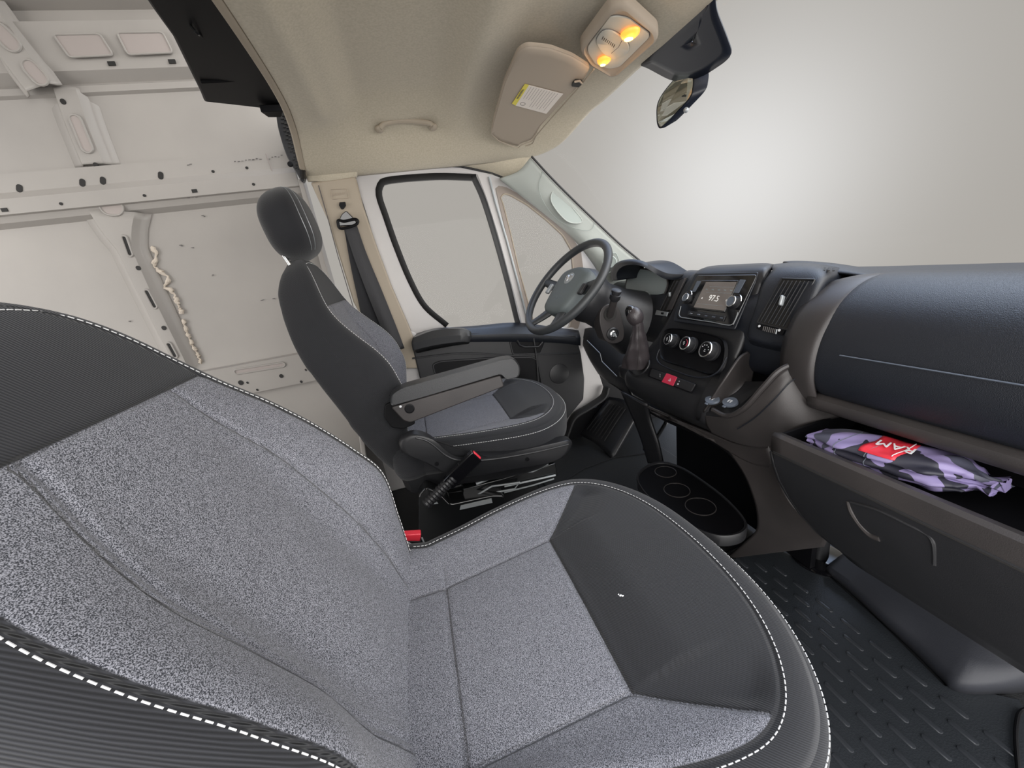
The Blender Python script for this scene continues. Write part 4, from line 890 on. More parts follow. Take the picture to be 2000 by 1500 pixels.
# cluster face
q5 = Q4((1225, 522, 1.0), (1300, 530, 1.0), (1290, 610, .96), (1225, 610, .96))
ic = thing('instrument_cluster'); ic.parent = dash; ic.location = (0, 0, 0)
P = crv([q5.px(a, b_) for a, b_ in ((1222, 560), (1228, 536), (1240, 526), (1258, 525), (1285, 533), (1303, 545), (1300, 570), (1280, 596), (1255, 602), (1236, 595), (1225, 580))], 50, True)
g = MB(); g.slab([p-q5.n*.004 for p in P], -q5.n*.02); part(g, 'cluster_back', M['gloss'], ic, smooth=False)
g = MB(); g.slab(P, q5.n*.001); part(g, 'cluster_lens', M['dial'], ic, smooth=False)
t = MB(); t.tube(P, .004, 6, closed=True); part(t, 'cluster_rim', M['pl_grey'], ic)
for px, py, r in ((1262, 583, .030), (1236, 576, .022)):
    t = MB(); t.lathe(q5.px(px, py, .002), q5.n, [(r, 0), (r*1.04, .002), (r*.96, .002)], 30, cap=False); part(t, 'gauge_ring', M['silver'], ic)
# ---- lower console: skirt, arch, tray
g = MB(); g.grid(psurf([[(1374, 812, .766), (1420, 815, .77), (1452, 802, .775), (1490, 762, .79), (1525, 726, .81), (1566, 707, .85)],
    [(1380, 832, .768), (1430, 838, .772), (1475, 818, .78), (1512, 785, .79), (1545, 752, .815), (1590, 745, .87)],
    [(1390, 846, .775), (1445, 868, .782), (1500, 875, .79), (1530, 850, .80), (1575, 830, .83), (1640, 815, .90)]], 40, 20)); dpt(g, 'console_shoulder', 'pl_grey', solid=.01, soff=1)
t = MB(); t.tube(crv([at(a, b_, x=c_) for a, b_, c_ in ((1392, 800, .765), (1420, 812, .768), (1452, 798, .773), (1490, 757, .788), (1522, 724, .808), (1562, 706, .845))], 50), .007, 8); dpt(t, 'console_rim', 'pl_grey')
t = MB(); t.tube(crv([at(a, b_, x=c_) for a, b_, c_ in ((1440, 838, .768), (1475, 815, .777), (1512, 780, .787), (1545, 745, .812), (1572, 733, .85))], 40), .0015, 6); dpt(t, 'console_crease', 'pl_soft')
g = MB(); g.grid(psurf([[(1230, 776, .80), (1300, 812, .80), (1374, 842, .795), (1440, 868, .79), (1500, 868, .79)],
    [(1262, 795, .80), (1330, 828, .80), (1395, 862, .795), (1450, 882, .792), (1508, 895, .79)],
    [(1290, 808, .80), (1350, 835, .80), (1420, 880, .795), (1466, 905, .794), (1512, 915, .795)]], 40, 10)); dpt(g, 'console_skirt', 'pl_grey', solid=.012, soff=1)
g = MB(); g.grid(psurf([[(1420, 878, .795), (1465, 885, .795), (1512, 893, .79)], [(1452, 925, .798), (1485, 925, .80), (1520, 935, .795)], [(1472, 975, .80), (1500, 975, .805), (1545, 985, .80)], [(1479, 1015, .81), (1520, 1015, .815), (1585, 1022, .81)], [(1474, 1040, .82), (1530, 1040, .825), (1612, 1040, .82)], [(1452, 1062, .83), (1520, 1060, .835), (1615, 1055, .83)], [(1418, 1092, .845), (1510, 1080, .85), (1610, 1068, .85)]], 20, 40)); dpt(g, 'console_side', 'pl_grey', solid=.015, soff=1)
g = MB(); g.grid(psurf([[(1212, 765, .80), (1262, 790, .80)], [(1232, 810, .82), (1268, 820, .82)], [(1250, 855, .83), (1283, 865, .83)], [(1265, 905, .84), (1292, 905, .84)]], 8, 20)); dpt(g, 'console_leg', 'pl', solid=.012, soff=1)
# dark storage cave behind the arch
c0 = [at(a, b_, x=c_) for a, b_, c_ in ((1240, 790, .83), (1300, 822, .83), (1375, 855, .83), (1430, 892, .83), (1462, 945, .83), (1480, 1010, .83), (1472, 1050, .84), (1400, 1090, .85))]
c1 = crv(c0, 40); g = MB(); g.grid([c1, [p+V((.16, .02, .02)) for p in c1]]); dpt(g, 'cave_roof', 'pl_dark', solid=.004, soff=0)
g = MB(); g.slab([V((1.0, .52, .02)), V((1.0, .52, .62)), V((1.0, -.10, .62)), V((1.0, -.10, .02))], (.02, 0, 0)); dpt(g, 'cave_back', 'pl_dark', smooth=False); g = MB(); g.slab([V((1.25, -.06, .0)), V((1.25, -.06, .58)), V((1.25, -.72, .58)), V((1.25, -.72, .0))], (.02, 0, 0)); struct(g.build('wall_front', M['pl_dark'], smooth=False))  # second slab: dark filler sheet added under the dash to hide a bright gap
# cubby beside the stack
g = MB(); g.grid(psurf([[(1376, 806, .765), (1392, 775, .775), (1420, 735, .80), (1445, 700, .84), (1462, 688, .87)], [(1380, 800, .775), (1410, 785, .80), (1440, 755, .84), (1458, 725, .88), (1470, 695, .90)], [(1392, 796, .785), (1425, 790, .815), (1465, 760, .86), (1470, 740, .90), (1478, 700, .92)]], 30, 20)); dpt(g, 'cubby_wall', 'pl_grey', solid=.006, soff=1)
g = MB(); g.slab([at(a, b_, x=c_) for a, b_, c_ in ((1378, 806, .768), (1420, 811, .77), (1500, 745, .86), (1440, 745, .87), (1395, 775, .80))], (0, 0, -.01)); dpt(g, 'cubby_floor', 'pl', smooth=False)
g = MB(); g.slab([at(1452, 690, x=.93), at(1560, 700, x=.93), at(1560, 760, x=.93), at(1440, 800, x=.93)], (.01, 0, 0)); dpt(g, 'cubby_back', 'pl_dark', smooth=False)
for (px, py, ch) in ((1391, 780, 'ᴗ'), (1426, 785, 'I')):
    c_ = at(px, py, x=.778 if px < 1400 else .79); n = V((-.45, 0, 1)).normalized(); o = thing('outlet_cover'); o.parent = dash; o.location = (0, 0, 0)
    u = V((0, -1, 0)); w_ = n.cross(u)
    P = [c_+u*math.cos(a)*.021*(1+.10*math.cos(2*a))+w_*math.sin(a)*.019 for a in np.linspace(0, 2*math.pi, 32, endpoint=False)]
    g = MB(); g.grid([[c_+(p-c_)*s+n*h for p in P] for s, h in ((1, -.004), (1, 0), (.95, .002), (.3, .0025), (0.02, .0025))], cu=True, cap=True); part(g, 'cover_lid', M['cap'], o)
    g = MB(); g.box(c_-w_*.022, (.010, .006, .004), Matrix((u, w_, n)).transposed()); part(g, 'cover_tab', M['cap'], o, bevel=.001)
    Rm = Matrix((u, w_, n)).transposed()
    for k in (-.004, .004):
        g = MB(); g.box(c_+u*k+n*.003, (.003, .009, .0006), Rm); part(g, 'outlet_mark', M['pale'], o)
    g = MB(); g.box(c_+n*.003+w_*.004, (.013, .002, .0006), Rm); part(g, 'outlet_mark', M['pale'], o)
g = MB(); g.slab([at(1398, 772, x=.81), at(1437, 760, x=.84), at(1440, 778, x=.84), at(1412, 782, x=.81)], (.006, 0, 0)); dpt(g, 'cubby_divider', 'cap', bevel=.002)
# ---- cup holder tray
tr = thing('cup_holder_tray', 'black oval tray with three round cup wells low under the centre console', 'cup holder', at(1350, 980, z=.20))
TP = crv([at(a, b_, z=.225) for a, b_ in ((1244, 930), (1262, 910), (1292, 902), (1330, 912), (1375, 940), (1420, 975), (1452, 1010), (1458, 1030), (1440, 1044), (1400, 1046), (1345, 1025), (1290, 990), (1256, 958))], 110, True)
cups = [(1300, 922, .036), (1322, 958, .040), (1368, 990, .043)]
cc = sum(TP, V())/110
g = MB(); g.grid([[cc+(p-cc)*s+V((0, 0, h)) for p in TP] for s, h in ((.90, -.012), (.955, -.010), (.965, 0), (1.0, .002), (1.012, -.004), (1.0, -.035), (.85, -.055))], cu=True); part(g, 'tray_rim', M['pl'], tr, ang=50)
g = MB(); g.grid([[cc+(p-cc)*s+V((0, 0, h)) for p in TP] for s, h in ((.955, -.004), (.93, -.045), (.6, -.048), (.02, -.048))], cu=True, cap=True); part(g, 'tray_floor', M['pl_dark'], tr)
for px, py, r in cups:
    c_ = at(px, py+2, z=.216)
    t = MB(); t.lathe(c_, (0, 0, 1), [(r*1.06, -.035), (r*1.10, .0), (r*1.06, .006), (r, .006), (r*.96, 0), (r*.90, -.034), (r*.3, -.036)], 40, cap=False); part(t, 'cup_well', M['gloss'], tr)
    t = MB(); t.tube([c_+V((math.cos(a)*r*1.04, math.sin(a)*r*1.04, .006)) for a in np.linspace(0, 2*math.pi, 40, endpoint=False)], .0016, 6, closed=True); part(t, 'well_rim', M['pl_grey'], tr)
    t = MB(); t.lathe(c_, (0, 0, 1), [(r*.9, -.034), (r*.88, -.032)], 32); part(t, 'well_shadow_liner' if False else 'well_shade', M['hole'], tr)  # dark disc paints the shade at the bottom of the cup well
    t = MB(); t.ell(c_+V((.45*r, -.66*r, -.012)), r*.22, r*.16, .016, n=12, m=8); part(t, 'well_spring', M['pl_grey'], tr)
# ---- open storage bin (pulled down) below the lid
bn = thing('storage_bin'); bn.parent = dash; bn.location = (0, 0, 0)
def binx(P, ys, k=30): return [crv([V((x, y, z)) for x, z in P], k) for y in ys]
yl = list(np.linspace(-.186, -.72, 20))
g = MB(); g.grid([[V((x, y, z)) for x, z in ((.775, .565), (.745, .592), (.722, .600), (.714, .594), (.714, .572), (.716, .553), (.722, .549))] for y in yl]); part(g, 'bin_lip', M['pl_grey'], bn, solid=.008, soff=-1, ang=30)
fr = [(.7205, .557), (.728, .50), (.742, .45), (.765, .395), (.79, .35), (.812, .325)]
g = MB(); R_ = []
for i, y in enumerate([-.19, -.195, -.205, -.22, -.24, -.27, -.30, -.34]+list(np.linspace(-.38, -.72, 12))):
    cut = interp([(-.34, 1.0), (-.30, .95), (-.27, .84), (-.24, .66), (-.22, .48), (-.205, .30), (-.195, .15), (-.19, .02)], y)
    c_ = crv([V((x, y, z)) for x, z in fr], 60); R_.append(resamp(c_[:max(2, int(60*cut))], 40))
g.grid(R_); part(g, 'bin_front', M['pl'], bn, solid=.006, soff=-1)
g = MB(); g.grid([[p+V((-.003, .002, 0)) for p in [r[-1] for r in R_]], [p+V((.004, .012, -.008)) for p in [r[-1] for r in R_]], [p+V((.03, .012, -.004)) for p in [r[-1] for r in R_]]]); part(g, 'bin_edge', M['pl'], bn, solid=.003, soff=0)
g = MB(); g.slab([V((.73, -.19, .59)), V((1.0, -.19, .60)), V((1.0, -.19, .45)), V((.76, -.19, .47))], (0, .006, 0)); part(g, 'bin_end', M['pl_dark'], bn, smooth=False)
g = MB(); g.grid([[V((x, y, z)) for x, z in ((.745, .592), (.75, .56), (.77, .548), (.95, .548), (1.0, .60), (1.0, .66))] for y in yl]); part(g, 'bin_floor', M['pl_dark'], bn, solid=.004, soff=0)
# grab recess in the bin front
t = MB(); t.tube([V((.7165, y, .5515)) for y in (-.19, -.4, -.72)], .0022, 6); part(t, 'lip_gap', M['hole'], bn)
hp = [(1663, 978), (1672, 1000), (1690, 1025), (1715, 1045), (1825, 1078), (1832, 1062), (1818, 1045), (1740, 1005), (1700, 985)]
def onf(px, py):   # point on the bin front
    d = RGT*((px-1000)/F)+DWN*((py-750)/F)+FWD
    lo = None
    for k in range(400):
        t = .6+k*.004; p = CAM+d*t; xf = interp([(z, x) for x, z in reversed(fr)], p.z)
        if p.x > xf: return p
    return p
P = crv([onf(a, b_)+V((-.006, 0, -.002)) for a, b_ in hp], 50, True); cc = sum(P, V())/50
g = MB(); g.grid([P, [cc+(p-cc)*.95+V((.0008, 0, 0)) for p in P], [cc+(p-cc)*.5+V((.0, 0, 0)) for p in P], [cc for p in P]], cu=True); part(g, 'handle_recess', M['pl_dark'], bn)
t = MB(); t.tube(crv([onf(a, b_)+V((-.007, 0, -.002)) for a, b_ in ((1662, 975), (1668, 995), (1685, 1020), (1705, 1040), (1725, 1048))], 24), lambda t_: .0035+.0025*t_, 8); part(t, 'handle_edge', M['silver'] if False else M['pl_grey'], bn)
t = MB(); t.tube(crv([onf(a, b_)+V((-.007, 0, -.002)) for a, b_ in ((1668, 977), (1720, 992), (1780, 1020), (1815, 1038), (1828, 1052), (1832, 1075), (1832, 1098))], 40), .0035, 8); part(t, 'bin_handle', M['pl'], bn)
# lower closing panel, footwell step, mat
g = MB(); g.grid([[V((x, y, z)) for x, z in ((.80, .34), (.835, .305), (.87, .265), (.90, .235), (.925, .215), (.96, .20))] for y in np.linspace(-.28, -.72, 12)]); dpt(g, 'knee_panel', 'pl', solid=.006, soff=-1)
st_ = thing('footwell_step', 'smooth charcoal moulded step rising behind the ribbed rubber mat', 'step', (1.0, -.4, 0))
g = MB()
e0 = crv([at(a, b_, z=.002) for a, b_ in ((1612, 1118), (1660, 1158), (1720, 1215), (1780, 1270), (1840, 1330), (1860, 1352), (1920, 1360), (2060, 1345))], 40)
e1 = crv([at(a, b_, z=.05) for a, b_ in ((1618, 1105), (1668, 1140), (1730, 1195), (1800, 1250), (1862, 1310), (1885, 1328), (1940, 1330), (2060, 1310))], 40)
e2 = crv([at(a, b_, z=.075) for a, b_ in ((1680, 1060), (1740, 1090), (1800, 1130), (1880, 1180), (1950, 1230), (2000, 1262), (2040, 1280), (2100, 1290))], 40)
g.grid([e0, [a.lerp(b_, .5)+V((-.004, 0, .008)) for a, b_ in zip(e0, e1)], e1, [a.lerp(b_, .3)+V((0, 0, .008)) for a, b_ in zip(e1, e2)], e2, [p+V((.06, 0, .06)) for p in e2], [p+V((.08, 0, .22)) for p in e2]]); part(g, 'step_skin', M['carpet'], st_, solid=.004, soff=0, ang=70)
t = MB(); t.ell(at(1697, 1066, x=.862), .011, .011, .011); part(t, 'fixing_knob', M['gloss'], st_)
mt = thing('floor_mat', 'black rubber floor mat with raised elongated bars before the passenger seat', 'floor mat', (.7, -.3, 0))
g = MB(); P = [at(a, b_, z=.008) for a, b_ in ((1425, 1092), (1480, 1078), (1520, 1072), (1612, 1118), (1720, 1215), (1845, 1338), (1930, 1352), (1990, 1365))]+[V((.93, -.66, .008)), V((.75, -.72, .008)), V((.30, -.74, .008)), V((.30, .10, .008)), V((.70, .12, .008))]
g.slab(P, (0, 0, -.007)); m0 = part(g, 'mat_sheet', M['mat'], mt, bevel=.002)
ribs = MB()
for i in range(-9, 6):
    for j in range(-7, 7):
        x = .775+.038*i; y = -.336+.068*j+.034*(i % 2)
        edge = interp([(-.1, .975), (-.03, .92), (.04, .87)], y)-.012
        if y > .02 or y < -.70 or x > edge or x < .42: continue
        c0 = V((x, y, .0085)); rowsb = []
        for sc, h in ((1.15, -.0005), (1.0, .0016), (.8, .0024), (.45, .0026), (.02, .0026)):
            rr = []
            for k in range(16):
                an = 2*math.pi*k/16; rr.append(c0+V((.0052*math.cos(an)*sc, .0052*math.sin(an)*sc+.0175*(1 if math.sin(an) >= 0 else -1)*min(1, sc+.0), h)))
            rowsb.append(rr)
        ribs.grid(rowsb, cu=True, cap=True)
part(ribs, 'mat_bars', M['bar'], mt)['kind'] = 'stuff'
cb = thing('cable', 'thin black cable hanging at the door edge of the footwell', 'cable', at(1990, 1400, z=.02))
t = MB(); t.tube(crv([at(a, b_, z=c_) for a, b_, c_ in ((2003, 1385, .016), (1996, 1388, .014), (1988, 1400, .014), (1984, 1440, .014), (1990, 1520, .014))], 30), .0035, 8); part(t, 'cable_sheath', M['pl_dark'], cb)
# seat base foot under the console
sf = thing('floor_bracket', 'black moulded bracket standing on the floor at the console foot', 'bracket', at(1605, 1085, z=0))
g = MB(); g.lathe(at(1600, 1092, z=.005), (0, 0, 1), [(.075, 0), (.078, .008), (.07, .014), (.062, .014), (.05, .02)], 30); part(g, 'bracket_foot', M['gloss'], sf)
g = MB(); g.tube([at(1598, 1085, z=.02), at(1605, 1055, z=.09), at(1615, 1020, z=.16)], lambda t_: .026-.010*t_, 14); part(g, 'bracket_stem', M['pl'], sf)
# ================================================================== LOOSE AND MOUNTED THINGS
# ---- steering wheel
wc = at(1104, 560, y=.615); wq = at(1107, 560, y=.655); ax = V((-.69, -.10, .70)).normalized(); axc = V((-.90, 0, .42)).normalized()      # faces the driver
wu = V((0, 0, 1)); wu = (wu-ax*wu.dot(ax)).normalized(); wr = ax.cross(wu)
sw = thing('steering_wheel', 'dark three-spoke steering wheel with grey airbag cover and chrome badge', 'steering wheel', wc)
RW = .206
def wpt(r, a, h=0): return wc+wr*math.cos(a)*r+wu*math.sin(a)*r+ax*h
t = MB(); t.tube([wpt(RW, 2*math.pi*i/72, .0) for i in range(72)], .0155, 14, closed=True); part(t, 'rim', M['wheel'], sw)
for a in (math.radians(8), math.radians(172), math.radians(245), math.radians(295)):
    L = [wpt(RW*.98, a, -.002), wpt(RW*.72, a, -.018), wpt(.07, a, -.035)]
    t = MB(); t.tube(crv(L, 14), lambda q: .017+.012*q, 12, flat=.55, up=ax); part(t, 'spoke', M['wheel'], sw)
# airbag cover: shield-shaped cushion
def hubp(s, h):
    P = [(-.085, .035), (-.07, .068), (0, .082), (.07, .068), (.085, .035), (.078, -.03), (.058, -.085), (0, -.095), (-.058, -.085), (-.078, -.03)]
    return [wc+(wr*x+wu*y)*s*1.2+ax*h for x, y in P]
g = MB(); g.grid([crv(hubp(s, h), 60, True) for s, h in ((.96, -.055), (1.0, -.03), (1.0, -.012), (.95, -.003), (.80, .003), (.4, .006), (.02, .007))], cu=True, cap=True); part(g, 'airbag_cover', M['hub'], sw, ang=60)
t = MB(); t.lathe(wc+wu*.035+ax*.0035, ax, [(.026, 0), (.026, .003), (.022, .005), (.002, .005)], 32); part(t, 'badge', M['silver'], sw)
# ram-head style crest drawn as a plain raised shield with horns
bc = wc+wu*.035+ax*.009
g = MB(); g.slab([bc+wr*x+wu*y for x, y in ((-.004, -.015), (.004, -.015), (.007, -.002), (.003, .004), (-.003, .004), (-.007, -.002))], ax*.002); part(g, 'crest', M['chrome'], sw, bevel=.0006)
for s in (-1, 1):
    t = MB(); t.tube(crv([bc+wr*s*x+wu*y for x, y in ((.003, .004), (.010, .012), (.018, .008), (.018, -.004), (.012, -.007), (.010, -.002))], 20), lambda q: .0030-.0015*q, 8); part(t, 'crest_horn', M['chrome'], sw)
g = MB(); g.box(wc-wu*.052+ax*.006, (.018, .010, .001), Matrix((wr, wu, ax)).transposed()); part(g, 'airbag_mark', M['hub'], sw)
for s in (-1, 1):
    g = MB(); g.box(wc+wr*s*.122-wu*.008-ax*.004, (.022, .045, .014), Matrix((wr, wu, ax)).transposed()); part(g, 'spoke_switch', M['silver'] if s > 0 else M['pl'], sw, bevel=.004)
# ---- steering column
co = thing('steering_column', 'black steering column shroud with ignition lock and wiper stalk', 'steering column', wc-ax*.15)
cu_ = V((0, 0, 1)); cu_ = (cu_-axc*cu_.dot(axc)).normalized(); cr_ = axc.cross(cu_)
g = MB(); rows = []
for h, rx, rz, dz_ in ((-.045, .085, .085, -.002), (-.06, .10, .10, -.006), (-.09, .105, .108, -.01), (-.13, .095, .10, -.016), (-.17, .085, .095, -.03), (-.25, .10, .115, -.05), (-.34, .13, .14, -.06)):
    rows.append([wq+axc*h+cr_*math.cos(a)*rx+cu_*(math.sin(a)*rz+dz_) for a in np.linspace(0, 2*math.pi, 40, endpoint=False)])
g.grid(rows, cu=True, cap=True); part(g, 'shroud', M['pl'], co)
# stalk ring, stalk, ignition plate on the inboard side (nearest the camera)
yk = .555
P = crv([at(a, b_, y=yk) for a, b_ in ((1172, 612), (1178, 600), (1190, 594), (1203, 596), (1211, 608), (1216, 630), (1219, 648), (1216, 664), (1200, 671), (1184, 666), (1177, 652), (1172, 632))], 60, True)
g = MB(); g.slab(P, (0, .06, 0)); part(g, 'lock_plate', M['pl_grey'], co, bevel=.002)
t = MB(); t.lathe(at(1192, 613, y=yk-.002), (0, -1, 0), [(.028, 0), (.028, .002), (.022, .002)], 30); part(t, 'stalk_socket', M['hole'], co)
a, b_ = at(1191, 617, y=yk-.003), at(1200, 585, y=yk-.055)
t = MB(); t.tube(crv([a, a.lerp(b_, .5), b_], 10), .0145, 12, flat=.8); part(t, 'stalk', M['pl_grey'], co)
b2 = at(1206, 561, y=yk-.075)
t = MB(); t.lathe(b_, b2-b_, [(.015, -.004), (.020, .004), (.020, .020), (.016, .022), (.016, .027), (.0185, .029), (.0185, .038), (.013, .041)], 26); part(t, 'stalk_tip', M['pl'], co)
ky = at(1196, 652, y=yk-.001)
t = MB(); t.lathe(ky, (0, -1, 0), [(.026, 0), (.026, .006), (.022, .009), (.0215, .005)], 34); part(t, 'lock_ring', M['pl'], co)
t = MB(); t.lathe(ky, (0, -1, 0), [(.014, .004), (.014, .010), (.010, .012), (.009, .006)], 28); part(t, 'lock_bezel', M['chrome'], co)
g = MB(); g.box(ky+V((.003, -.013, -.004)), (.005, .014, .020), Matrix.Rotation(math.radians(-30), 3, 'Y')); part(g, 'lock_tab', M['silver'], co, bevel=.001)
# lower knee trim under the column
kt = MB(); kt.grid(psurf([[(1132, 648, .86), (1150, 640, .88), (1200, 640, .93), (1240, 650, .97)], [(1136, 668, .85), (1160, 682, .86), (1190, 702, .87), (1225, 720, .88)], [(1150, 700, .85), (1172, 718, .86), (1200, 738, .865), (1228, 755, .87)], [(1168, 730, .87), (1185, 745, .87), (1205, 758, .88), (1235, 780, .89)]], 20, 20)); kt_o = dpt(kt, 'knee_trim', 'pl', solid=.01)
t = MB(); t.tube([at(1147, 665, x=.845), at(1172, 690, x=.85), at(1176, 706, x=.85), at(1205, 735, x=.855)], .0022, 6); dpt(t, 'knee_trim_edge', 'silver')
g = MB(); g.grid(psurf([[(1208, 715, .80), (1216, 712, .80), (1232, 722, .79)], [(1208, 722, .79), (1218, 724, .79), (1230, 735, .78)], [(1210, 735, .80), (1220, 742, .80), (1232, 752, .79)]], 8, 8)); dpt(g, 'trim_flap', 'pl', solid=.006)
# ---- gear lever
gl = thing('gear_lever', 'gear lever with round black knob and dark leather gaiter left of the dials', 'gear lever', at(1242, 720, x=.765))
kc = at(1240, 618, x=.745)
t = MB(); Rk = (V((-.25, .1, 1))).to_track_quat('Z', 'Y').to_matrix(); t.ell(kc, .031, .029, .036, Rk, 26, 18); part(t, 'knob', M['leather'], gl)
t = MB(); t.ell(at(1233, 611, x=.735), .021, .021, .028, Rk, 20, 14); part(t, 'knob_cap', M['gloss'], gl)
g = MB(); rows = []
base = at(1242, 715, x=.775); tp = at(1246, 630, x=.750)
for i in range(30):
    t_ = i/29; c_ = tp.lerp(base, t_)+V((0, -.006*math.sin(t_*3), 0)); r = .016+.032*sm(0, 1, t_)**.8+.0007*math.sin(t_*26)
    rows.append([c_+V((math.cos(a)*r*1.05, math.sin(a)*r*.95, 0))*(1+.10*math.sin(3*a+t_*7)*t_+.05*math.sin(7*a-t_*5)) for a in np.linspace(0, 2*math.pi, 44, endpoint=False)])
g.grid(rows, cu=True, cap=True); part(g, 'gaiter', M['leather'], gl, ang=70)
t = MB(); t.tube([r[30]+V((-.001, -.001, 0)) for r in rows[2:]], .0012, 5); part(t, 'gaiter_seam', M['pl_grey'], gl)
t = MB(); P = crv([at(a, b_, x=c_) for a, b_, c_ in ((1228, 722, .775), (1226, 705, .79), (1234, 695, .81), (1262, 698, .805), (1268, 712, .79), (1256, 728, .77), (1240, 734, .765))], 40, True); t.tube(P, .004, 8, closed=True); part(t, 'gaiter_frame', M['pl'], gl)
# ---- pedals, wheel-arch tread and driver mat
pd = thing('brake_pedal', 'ribbed rubber foot pedal half hidden behind the centre console leg', 'pedal', at(1272, 870, y=.62))
g = MB(); c_ = at(1272, 872, y=.60); Rp = Matrix.Rotation(math.radians(-40), 3, 'Y'); g.box(c_, (.075, .06, .012), Rp); part(g, 'pedal_pad', M['rubber'], pd, bevel=.006)
for k in range(5):
    g = MB(); g.box(c_+Rp @ V((-.028+.014*k, 0, .007)), (.005, .054, .004), Rp); part(g, 'pad_rib', M['silver'] if False else M['pl_grey'], pd, bevel=.001)
t = MB(); t.tube([c_+V((.0, 0, 0)), c_+V((.08, 0, .1)), c_+V((.12, 0, .3))], .009, 8); part(t, 'pedal_arm', M['steel'], pd)
tr_ = thing('footrest', 'dark sloping rubber footrest with fine lengthwise grooves left of the pedals', 'footrest', at(1170, 860, z=0))
g = MB(); Pf = [at(1130, 848, z=.015), at(1195, 895, z=.012), at(1250, 800, z=.20), at(1190, 775, z=.22)]
g.grid([crv([Pf[0].lerp(Pf[3], u), (Pf[0].lerp(Pf[3], u)+Pf[1].lerp(Pf[2], u))/2+V((0, 0, .02)), Pf[1].lerp(Pf[2], u)], 12) for u in np.linspace(0, 1, 12)]); part(g, 'rest_plate', M['pl'], tr_, solid=.02)
for k in range(7):
    u = .25+.09*k; a = Pf[0].lerp(Pf[1], u-.1); b_ = Pf[3].lerp(Pf[2], u-.1); t = MB(); t.tube([a.lerp(b_, .15)+V((-.003, -.003, .018)), a.lerp(b_, .55)+V((-.003, -.003, .022)), a.lerp(b_, .85)+V((-.003, -.003, .020))], .003, 6); part(t, 'rest_rib', M['pl'], tr_)
dm = thing('floor_mat', 'dark worn rubber mat on the floor between driver seat and centre console', 'floor mat', (.75, .6, 0))
g = MB(); g.slab([V((.42, .15, .008)), V((.42, 1.0, .008)), V((1.1, 1.0, .008)), V((1.1, .15, .008))], (0, 0, -.007)); part(g, 'mat_sheet', M['rubber'], dm, bevel=.003)
t = MB(); t.tube([at(a, b_, z=.012) for a, b_ in ((1085, 950), (1140, 915), (1200, 893), (1262, 885))], .004, 6, flat=.5); part(t, 'mat_ridge', M['pl'], dm)
# ---- sun visor
vz = 1.598
def cp(px, py, z=vz): return at(px, py, z=z)
VL = [(1012, 98), (1030, 88), (1075, 93), (1118, 109), (1152, 130), (1138, 157), (1100, 195), (1055, 245), (1040, 275), (1030, 279), (1016, 284), (1012, 290), (975, 276), (960, 262), (963, 240), (985, 160)]
zf = lambda p: 1.606-.055*(p.x-.3)-.11*max(0, p.y-.45)
VP = []
for a, b_ in VL:
    p = cp(a, b_, 1.59)
    for _ in range(3): p = cp(a, b_, zf(p)-.012)
    VP.append(p)
VP = rpoly(VP, .012, 3); cc = sum(VP, V())/len(VP)
vi = thing('sun_visor', 'folded beige sun visor with warning sticker above the windscreen', 'sun visor', cc)
g = MB(); vz_ = lambda q, h: V((q.x, q.y, zf(q)-.012+h)); g.grid([[vz_(cc+(p-cc)*s, h) for p in VP] for s, h in ((.97, .012), (1.0, .008), (1.0, -.001), (.985, -.006), (.9, -.007), (.6, -.007), (.3, -.007), (.02, -.007))], cu=True, cap=True); part(g, 'visor_panel', M['visor'], vi, ang=60)
nv = ((VP[10]-VP[0]).cross(VP[25]-VP[0])).normalized(); nv = nv if nv.z < 0 else -nv
t = MB(); t.tube(VP, .0018, 6, closed=True); part(t, 'visor_piping', M['ink'] if False else M['visor'], vi)
def vp_(px, py, h=.0085):
    p = cp(px, py, 1.57)
    for _ in range(5): p = cp(px, py, zf(p)-.012-h)
    return p
g = MB(); g.slab([vp_(a, b_) for a, b_ in ((1025, 164), (1033, 166), (1007, 206), (1000, 202))], nv*.0006); part(g, 'warning_label', M['yellow'], vi, smooth=False)
g = MB(); g.slab([vp_(a, b_) for a, b_ in ((1033, 166), (1100, 183), (1067, 222), (1007, 206))], nv*.0006); part(g, 'warning_label', M['sheet'], vi, smooth=False)
lx = (vp_(1033, 166)-vp_(1007, 206)).normalized(); ly = (vp_(1033, 166)-vp_(1100, 183)).normalized()
text('WARNING', .011, vp_(1016.5, 184, .0100), lx, ly, M['ink'], 'warning_word', vi, ext=.0002)
for k in range(11):
    u = .09+.078*k; a0 = (1033+67*u, 166+17*u); a1 = (1007+60*u, 206+16*u); s0 = 0.06; s1 = .62 if k < 4 else (.9 if k % 3 else .8)
    t = MB(); t.tube([vp_(a0[0]+(a1[0]-a0[0])*s0, a0[1]+(a1[1]-a0[1])*s0, .0092), vp_(a0[0]+(a1[0]-a0[0])*s1, a0[1]+(a1[1]-a0[1])*s1, .0092)], .0006, 4); part(t, 'print_line', M['recess'], vi)
t = MB(); c_ = vp_(1021, 203, .0092); t.tube([c_+lx*math.cos(a)*.008+ly*math.sin(a)*.010 for a in np.linspace(0, 2*math.pi, 20, endpoint=False)], .0007, 4, closed=True); t2 = part(t, 'seat_symbol', M['ink'], vi)
g = MB(); g.slab(rpoly([vp_(a, b_) for a, b_ in ((1118, 160), (1124, 154), (1136, 155), (1138, 160), (1130, 168), (1116, 166))], .003), nv*.004); part(g, 'clip_recess', M['hole'], vi, smooth=False)
t = MB(); t.tube([vp_(1122, 160, .014), vp_(1132, 158, .016), vp_(1137, 163, .010)], .003, 8); part(t, 'visor_clip', M['visor'], vi)
t = MB(); L = crv([vp_(a, b_, .009) for a, b_ in ((1160, 135), (1133, 168), (1100, 205), (1050, 262), (1040, 280), (1026, 285))], 30); t.tube(L, .0022, 6); part(t, 'visor_edge', M['trimb'], vi)
